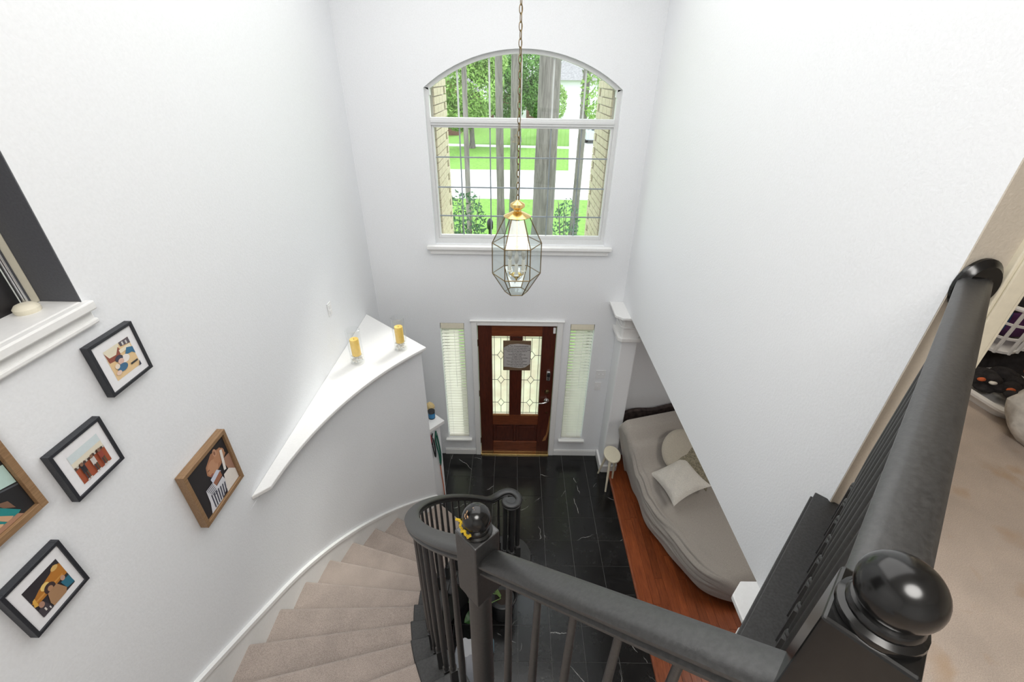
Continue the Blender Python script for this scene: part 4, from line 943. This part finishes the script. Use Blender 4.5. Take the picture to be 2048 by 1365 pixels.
def sack(u, v):
    a_ = 2*math.pi*u; r_ = (.20*math.sin(min(1, v*1.6+.35)*math.pi/2)*(1-.62*max(0, v-.55)/.45))*(1+.09*math.sin(4*a_+6*v)+.05*math.sin(9*a_-5*v)); 
    return V((2.40+r_*.74*math.cos(a_)-.03*v, 1.52+r_*.72*math.sin(a_), ZU+.002+.34*v+.012*math.sin(7*a_)*v))
sa = thing('laundry_sack', (2.40, 1.52, ZU), 'pale grey laundry sack with pink cloth showing at its mouth', 'sack')
sk.grid(sack, 48, 20); sk.add([sack(i/48, 0) for i in range(48)], [tuple(range(48))]); sk.build('sack_body', 'sack_grey', sa, smooth=True)
pk = MB(); pk.grid(lambda u, v: V((2.37+.105*(1-.45*v)*math.cos(6.283*u)*(1+.1*math.sin(19*u)), 1.52+.095*(1-.45*v)*math.sin(6.283*u), ZU+.33+.06*v-.06*(1-v)+.015*math.sin(25*u))), 40, 6); pk.add([V((2.37+.0578*math.cos(6.283*i/40), 1.52+.0523*math.sin(6.283*i/40), ZU+.39)) for i in range(40)], [tuple(range(40))])
pk.build('pink_cloth', 'cloth_pink', sa, smooth=True)
MB().tube([(2.29, 1.57, ZU+.33), (2.262, 1.60, ZU+.345), (2.235, 1.60, ZU+.335)], [.02, .024, .012], 8).build('drawstring_end', 'cloth_orange', sa, smooth=True)
# dark clothes pile
m = MB()
def pile(u, v):
    a_ = 2*math.pi*u; r_ = 1-v; h = .17*(1-r_**2)+.035*math.sin(5*a_+6*r_)*math.sin(8*r_+a_)*(1 if r_ < .98 else 0); return V((2.86+.36*r_*math.cos(a_), 2.34+.30*r_*math.sin(a_), ZU+max(.001, h)))
m.grid(pile, 40, 16); tag(m.build('clothes_pile', 'cloth_dark', smooth=True), 'pile of dark clothes under the white laundry basket', 'clothes')
# basket with oval slots
bk_ = thing('laundry_basket', (2.745, 2.26, ZU+.19), 'white plastic laundry basket with oval slots full of clothes', 'basket')
bz0, bh = ZU+.19, .26; bw_, bd_ = .29, .21
def bring(s, z, o=0): return [(2.745+(x-2.745)*.92-(y-2.26)*.39, 2.26+(x-2.745)*.39+(y-2.26)*.92, z) for x, y in rrect(2.745, 2.26, bw_*s+o, bd_*s+o, .08, 6)]
MB().add(bring(1, bz0), [tuple(range(28))]).build('basket_base', 'plastic_white', bk_)
m = MB()
for z, w_ in ((bz0, .014), (bz0+.085, .012), (bz0+.165, .012), (bz0+bh-.01, .02)):
    s = 1+.14*(z-bz0)/bh; P = bring(s, z); P2 = bring(1+.14*(z+w_-bz0)/bh, z+w_); Pi = bring(s, z, -.006); Pi2 = bring(s, z+w_, -.006)
    vs = P+P2+Pi2+Pi; m.add(vs, [(a*28+k, a*28+(k+1) % 28, ((a+1) % 4)*28+(k+1) % 28, ((a+1) % 4)*28+k) for a in range(4) for k in range(28)])
m.build('basket_band', 'plastic_white', bk_)
n = 30; m = MB()
per = bring(1, bz0); pert = bring(1.14, bz0+bh)
L_ = [0]
for i in range(28): L_.append(L_[-1]+(V(per[(i+1) % 28])-V(per[i])).length)
def along(P, t):
    t *= L_[-1]
    for i in range(28):
        if t <= L_[i+1]: k = (t-L_[i])/max(1e-9, L_[i+1]-L_[i]); return V(P[i])*(1-k)+V(P[(i+1) % 28])*k
    return V(P[0])
for i in range(n): m.tube([along(per, (i+.5)/n), along(pert, (i+.5)/n)], .009, 6)
m.build('basket_ribs', 'plastic_white', bk_)
P = bring(1.16, bz0+bh+.005); m = MB().tube([V(q) for q in P]+[V(P[0])], .012, 8); m.build('basket_rim', 'plastic_white', bk_, smooth=True)
for i, (mt, t) in enumerate((('cloth_red', .0), ('cloth_blue', .2), ('cloth_purple', .4), ('cloth_dark', .6), ('cloth_dark', .8))):
    a_ = 2*math.pi*t+2.4; MB().sphere((2.745+.12*math.cos(a_), 2.26+.09*math.sin(a_), bz0+.12), (.14, .11, .11), 12, 8).build('garment', mt, bk_, smooth=True)
MB().sphere((2.745, 2.26, bz0+.22), (.24, .18, .09), 14, 8).build('garment', 'cloth_dark', bk_, smooth=True)
# ================================================================== OUTSIDE
ST(MB().box(-60, 60, D+.3, 120, -.4, -.15).build('lawn', 'lawn'), 'bright green lawn outside the window', 'lawn')
ST(MB().box(-60, 60, 20, 27, -.15, -.13).build('street', 'asphalt'), 'pale street crossing beyond the front lawn', 'street')
ST(MB().prism([(3.1, 27), (7.5, 27), (9.5, 60), (6.6, 60)], -.15, -.12).build('driveway', 'concrete'), 'pale driveway across the street', 'driveway')
ST(MB().prism([(-60, 41), (6, 36), (6, 37.2), (-60, 42.4)], -.15, -.125).build('sidewalk', 'concrete'), 'pale sidewalk across the far lawn', 'sidewalk')
# brick piers each side of the window
bme = MB().box(-.004, .004+.012, -.098, .098, -.031, .031).mesh('brick', 'brick_cream')
for sg, xf, nm, lab in ((-1, -.765, 'wall_pier', 'cream brick pier outside the hinge side of the arched window'), (1, 1.0-.10, 'wall_pier', 'cream brick pier outside the column side of the arched window')):
    x0, x1 = (xf-.5, xf) if sg < 0 else (xf, xf+.5)
    o = MB().box(x0, x1, D+.152, D+.95, -.15, 5.4).build(nm, 'mortar'); ST(o, lab, 'wall')
    r = 0; z = 2.62
    while z < 5.3:
        for k in range(4):
            y = D+.152+.105+k*.206+(.103 if r % 2 else 0)
            half = y+.098 > D+.96
            if half: y = D+.152+.105+k*.206-.052+.103
            if r % 2 and k == 0: place('brick', bme, (xf, D+.152+.053, z+.033), o, (0, 0, 0 if sg < 0 else math.pi), (1, .49, 1))
            place('brick', bme, (xf, y, z+.033), o, (0, 0, 0 if sg < 0 else math.pi), (1, .49, 1) if half else None)
        z += .072; r += 1
def foliage(name, blobs, n, size, mat, parent, rr):
    m = MB()
    for i in range(n):
        c, r = rr.choice(blobs); d_ = V((rr.gauss(0, 1), rr.gauss(0, 1), rr.gauss(0, 1))).normalized(); p_ = V(c)+V((d_.x*r[0], d_.y*r[1], d_.z*r[2]))*rr.uniform(.55, 1)**.5
        a = V((rr.gauss(0, 1), rr.gauss(0, 1), rr.gauss(0, 1))).normalized(); b = a.orthogonal().normalized(); s = size*rr.uniform(.6, 1.3)
        m.add([p_-a*s, p_-b*s*.4, p_+a*s, p_+b*s*.4], [(0, 1, 2, 3)])
    return m.build(name, mat, parent)
rr = random.Random(21)
def tree(x, y, r0, lean, label, crown=None, nleaf=0, mat='leaf_green', h=12, top=None):
    t_ = thing('tree', (x, y, -.15), label, 'tree', 'trees outside the window')
    P = [V((x+lean*k/8*h/6, y, -.15+h*k/8)) for k in range(9)]
    m = MB().tube(P, [r0*(1.25 if k == 0 else 1-.055*k) for k in range(9)], 20)
    for i in range(len(m.v)):
        q = V(m.v[i]); a_ = math.atan2(q.y-y, q.x-x); d_ = 1+.05*math.sin(a_*7+q.z*1.3)+.03*math.sin(a_*15-q.z*3); cx = x+lean*(q.z+.15)/6; m.v[i] = (cx+(q.x-cx)*d_, y+(q.y-y)*d_, q.z)
    m.build('trunk', 'bark', t_, smooth=True)
    if crown: foliage('foliage', crown, nleaf, .15 if y > 25 else .07, mat, t_, rr)
tree(.70, 11, .275, .03, 'thick grey pine trunk in the middle of the window view', [((.9, 11, 9.4), (1.0, 1.0, 1.0))], 900)
tree(-.40, 14, .12, -.08, 'slender pine trunk, farther from the thick trunk', [((-.9, 13.6, 9.6), (.9, .7, 1.0))], 600)
tree(-.02, 14.6, .135, .0, 'slender pine trunk next to the thick trunk', [((.2, 15.6, 9.6), (.9, .8, 1.0))], 600)
tree(1.76, 13, .11, .03, 'thin leaning trunk near the driveway side of the window', [((1.98, 13, 4.25), (.35, .35, .75)), ((2.6, 13, 9.0), (.8, .8, 1.2))], 900, 'leaf_light')
tree(-1.02, 10, .06, .02, 'thinnest trunk near the brick pier edge of the window', [((-1.0, 10, 5.6), (.9, .8, .9))], 500)
def btree(x, y, blobs, n, mat, label): tree(x, y, .2, 0, label, blobs, n, mat, 4)
btree(-3.2, 36, [((-3.2, 36, 3.8), (2.4, 1.6, 2.2)), ((-4.0, 36, 2.2), (1.6, 1.2, 1.2)), ((-2.2, 36, 5.4), (1.6, 1.4, 1.4))], 13000, 'leaf_light', 'light green leafy tree in front of the brick house')
btree(.3, 40, [((-.6, 40, 3.6), (1.7, 1.4, 2.4)), ((.9, 40, 4.6), (1.8, 1.4, 2.0)), ((2.1, 40, 3.2), (1.4, 1.2, 1.7))], 13000, 'leaf_green', 'dark green leafy tree behind the slender trunks')
btree(3.4, 46, [((3.6, 46, 2.5), (1.1, 1.1, 1.7))], 1200, 'leaf_light', 'small light green tree by the driveway')
btree(7.9, 44, [((7.9, 44, 4.6), (1.0, 1.0, 2.2)), ((7.7, 44, 6.4), (.9, .9, .9))], 1400, 'leaf_green', 'narrow green tree beside the white house')
btree(-8.5, 52, [((-8.5, 52, 6.2), (4, 2, 2.2)), ((-4, 54, 7.5), (4, 2, 2.6))], 9000, 'leaf_green', 'tall background tree above the brick house')
btree(3, 73, [((1, 73, 8.6), (7, 2, 4.4)), ((9.5, 73, 11.2), (5, 2, 2.6))], 9000, 'leaf_dark', 'dark tree line tree behind the far houses')
def shrub(x, y, h, rx, label, mat, n):
    s = thing('shrub', (x, y, -.15), label, 'shrub', 'shrubs by the porch')
    m = MB()
    for k in range(7):
        a_ = k*.9; m.tube([(x, y, -.15), (x+.3*rx*math.cos(a_), y+.3*rx*math.sin(a_), h*.5), (x+.75*rx*math.cos(a_), y+.7*rx*math.sin(a_), h*.92)], [.02, .012, .005], 6)
    m.build('branches', 'bark', s)
    foliage('foliage', [((x, y, h*.72), (rx, rx*.8, h*.24)), ((x+.1, y, h*.5), (rx*.95, rx*.8, h*.25)), ((x-.1, y, h*.3), (rx*.7, rx*.7, h*.25))], n, .045, mat, s, rr)
shrub(-1.0, 8.8, 2.75, .45, 'airy shrub in the lower corner of the arched window near the hinge side', 'leaf_dark', 1500)
shrub(1.10, 9.3, 2.5, .28, 'airy shrub between the thick trunk and the leaning thin trunk', 'leaf_dark', 900)
mp = thing('lamp_post', (-.65, 12, -.15), 'short black post on the front lawn', 'post')
MB().lathe([(.045, 0), (.045, 1.05), (.07, 1.06), (.085, 1.1), (.085, 1.26), (.05, 1.33), (.01, 1.36)], (-.65, 12, -.15), 14).build('post_body', 'black_plastic', mp, smooth=True)
def house(x0, x1, y0, y1, h, mat, label, wins, roofh, garage=None, doors=()):
    s = thing('house', ((x0+x1)/2, (y0+y1)/2, -.15), label, 'house', 'houses across the street')
    MB().box(x0, x1, y0, y1, -.15, h).build('wall', mat, s)
    e = .5; m = MB(); m.add([(x0-e, y0-e, h), (x1+e, y0-e, h), (x1+e, y1+e, h), (x0-e, y1+e, h), (x0+(x1-x0)*.25, (y0+y1)/2, h+roofh), (x0+(x1-x0)*.75, (y0+y1)/2, h+roofh)], [(0, 1, 5, 4), (1, 2, 5), (2, 3, 4, 5), (3, 0, 4), (0, 3, 2, 1)]); m.build('roof', 'house_roof', s)
    for a, b, c, d in wins:
        q = MB().box(a-.1, b+.1, y0-.06, y0-.001, c-.1, d+.1).build('window', 'house_trim', s); MB().box(a, b, y0-.08, y0-.061, c, d).build('pane', 'house_glass', q)
    for a, b, c, d in doors: MB().box(a, b, y0-.08, y0-.001, c, d).build('garage_door', 'house_white', s)
house(-10.6, -4.4, 56, 64, 3.0, 'house_brick', 'brown brick house behind the light green tree', [(-8.2, -7.4, .6, 1.8), (-7.0, -6.2, .6, 1.8), (-5.6, -4.9, .5, 1.9)], 2.4)
house(-3.0, 3.4, 60, 68, 2.8, 'house_brick', 'low brick house with white garage doors behind the slender trunks', [(1.8, 2.6, .5, 1.7)], 2.2, None, ((-2.6, -.9, -.1, 1.5), (-.4, 1.3, -.1, 1.5)))
house(4.6, 12.5, 58, 68, 4.2, 'house_white', 'white house with grey roof at the end of the driveway', [(9.4, 10.4, .8, 2.2)], 3.0, None, ((5.4, 8.6, -.1, 2.2),))
tw = thing('house', (-6.2, 42, -.15), 'dark brick house wing seen beside the cream pier', 'house', 'houses across the street')
MB().box(-7.6, -5.1, 44, 50, -.15, 4.2).build('wall', 'house_brick', tw); m = MB(); m.add([(-7.9, 43.6, 4.2), (-4.8, 43.6, 4.2), (-4.8, 50.4, 4.2), (-7.9, 50.4, 4.2), (-6.3, 47, 5.8)], [(0, 1, 4), (1, 2, 4), (2, 3, 4), (3, 0, 4), (3, 2, 1, 0)]); m.build('roof', 'house_roof', tw)
q = MB().box(-6.9, -6.1, 43.95, 43.99, 1.2, 2.6).build('window', 'house_trim', tw); MB().box(-6.8, -6.2, 43.9, 43.945, 1.3, 2.5).build('pane', 'house_glass', q)
cr = thing('car', (6.6, 41, -.12), 'silver car parked on the driveway', 'car')
MB().prism_y([(5.7, .15), (7.5, .15), (7.55, .75), (7.3, .85), (7.15, 1.35), (6.05, 1.35), (5.9, .85), (5.65, .75)], 39, 43.2).build('body', 'car_paint', cr, bevel=.08)
MB().box(6.1, 7.1, 38.96, 39.0, .88, 1.28).build('windscreen', 'house_glass', cr)
for x in (5.85, 7.35):
    for y in (39.8, 42.4): MB().lathe([(.3, -.1), (.32, -.06), (.32, .06), (.3, .1)], (x, y, .2), 18, (1, 0, 0)).build('wheel', 'tyre', cr, smooth=True)
